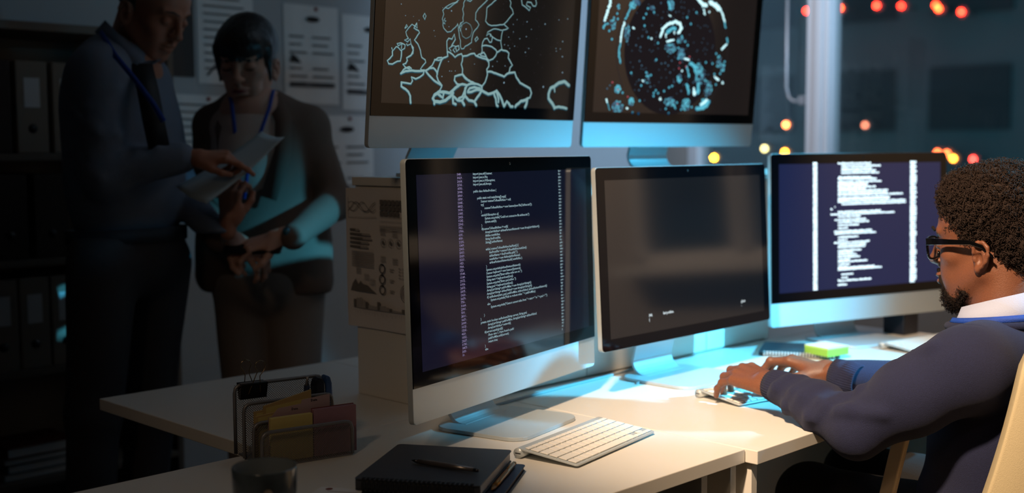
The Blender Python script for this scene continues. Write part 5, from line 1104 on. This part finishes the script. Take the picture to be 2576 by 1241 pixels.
for t in (.08, .22, .4, .62):
    c = en + (Wr - en) * t; R0 = .052 - .014 * t; Sb.cap(c + up * R0 * .8 - fw * R0 * .5, c - up * R0 * .6 - fw * R0 * .75 - r2 * .03, .009, .005, .014)
Sb.cut((0, 0, -1), (0, 0, b_(320, 585)[2]), .006); Sb.noise(.002, 26, 9, 8)
Sb.ell(b_(340, 120, .02), (.062, .062, .08), None, .01, True)
np_object('shirt', [Sb.mesh()], SHB, bm_)
for pts in ([(252, 66, -.04), (290, 105, -.09), (345, 165, -.10)], [(345, 165, -.10), (385, 150, -.02), (395, 120, .04)]): strap('shirt_collar', [b_(*p) for p in pts], tuple(-fw), .040, .003, SHB, bm_)
TIE = mat('black_tie', (16, 17, 20), .6); strap('tie', [b_(356, 160, -.09), b_(372, 230, -.14), b_(385, 300, -.155), b_(400, 372, -.15)], tuple(-fw + r2 * .5), .052, .004, TIE, bm_)
strap('lanyard', [b_(252, 78, -.07), b_(290, 140, -.16), b_(340, 200, -.17), b_(385, 260, -.165), b_(412, 305, -.15)], tuple(-fw), .013, .0015, LAN, bm_)
TB = mat('charcoal_trousers', (70, 68, 72), .85, bump=.4, bscale=300)
Tb = SDF((b_(320, 900)[0] - .45, b_(320, 900)[1] - .45, .02), (b_(320, 900)[0] + .45, b_(320, 900)[1] + .45, 1.08), .010)
Tb.ell(b_(322, 620), (.152, .135, .14), fr_, .04)
for a, b, c_, d_ in ((262, 235, 225, -.10), (395, 375, 350, .10)): Tb.cap(b_(a, 660, d_), b_(b, 1040, d_), .090, .066, .03); Tb.cap(b_(b, 1040, d_), b_(c_, 1560, d_), .066, .057, .03)
Tb.cut((0, 0, 1), (0, 0, b_(320, 588)[2]), .004); Tb.noise(.002, 26, 10, 8); np_object('trousers', [Tb.mesh()], TB, bm_)
bl_ = [b_(320, 590) + fr_[:, 0] * .158 * math.cos(a) + fr_[:, 1] * .138 * math.sin(a) for a in [k * 2 * PI / 40 for k in range(40)]]
g = G(); vs = []; n = 40
for h, ex_ in ((-.018, 0), (-.018, .004), (.018, .004), (.018, 0)): vs += [tuple(q + (q - b_(320, 590)) * ex_ * 6 + np.array([0, 0, h])) for q in bl_]
g.add(vs, [(l * n + k, l * n + (k + 1) % n, ((l + 1) % 4) * n + (k + 1) % n, ((l + 1) % 4) * n + k) for l in range(4) for k in range(n)], True).build('belt', LEATH, bm_)
g = SDF((b_(300, 900)[0] - .5, b_(300, 900)[1] - .5, -.01), (b_(300, 900)[0] + .5, b_(300, 900)[1] + .5, .16), .009)
for b, d_ in ((225, -.10), (350, .10)): f_ = b_(b, 1580, d_); f_[2] = .04; g.cap(f_, f_ + fr_[:, 1] * .17, .040, .032, .02)
g.cut((0, 0, -1), (0, 0, .002), .002); np_object('shoe', [g.mesh()], BLACKP, bm_)
# the paper he holds
pc = [at(442, 470, 2.98), at(520, 513, 2.86), at(716, 345, 2.98), at(658, 331, 3.10)]
tp = thing('held_paper', 'pale sheet of paper held between the two standing people', 'paper', tuple(pc[0]))
vs = []; nu, nv = 14, 6
for j in range(nv + 1):
    for i in range(nu + 1):
        u, v = i / nu, j / nv; p = pc[0] * (1 - u) * (1 - v) + pc[3] * u * (1 - v) + pc[1] * (1 - u) * v + pc[2] * u * v
        vs.append(tuple(p - pc[0] - up * .008 * math.sin(u * PI) - up * .012 * v * (1 - v) * 2))
o_ = G().add(vs, [(j * (nu + 1) + i, j * (nu + 1) + i + 1, (j + 1) * (nu + 1) + i + 1, (j + 1) * (nu + 1) + i) for j in range(nv) for i in range(nu)], True).build('sheet', mat('pale_blue_paper', (190, 205, 210), .8), tp, fix=False)
s_ = o_.modifiers.new('t', 'SOLIDIFY'); s_.thickness = .0006
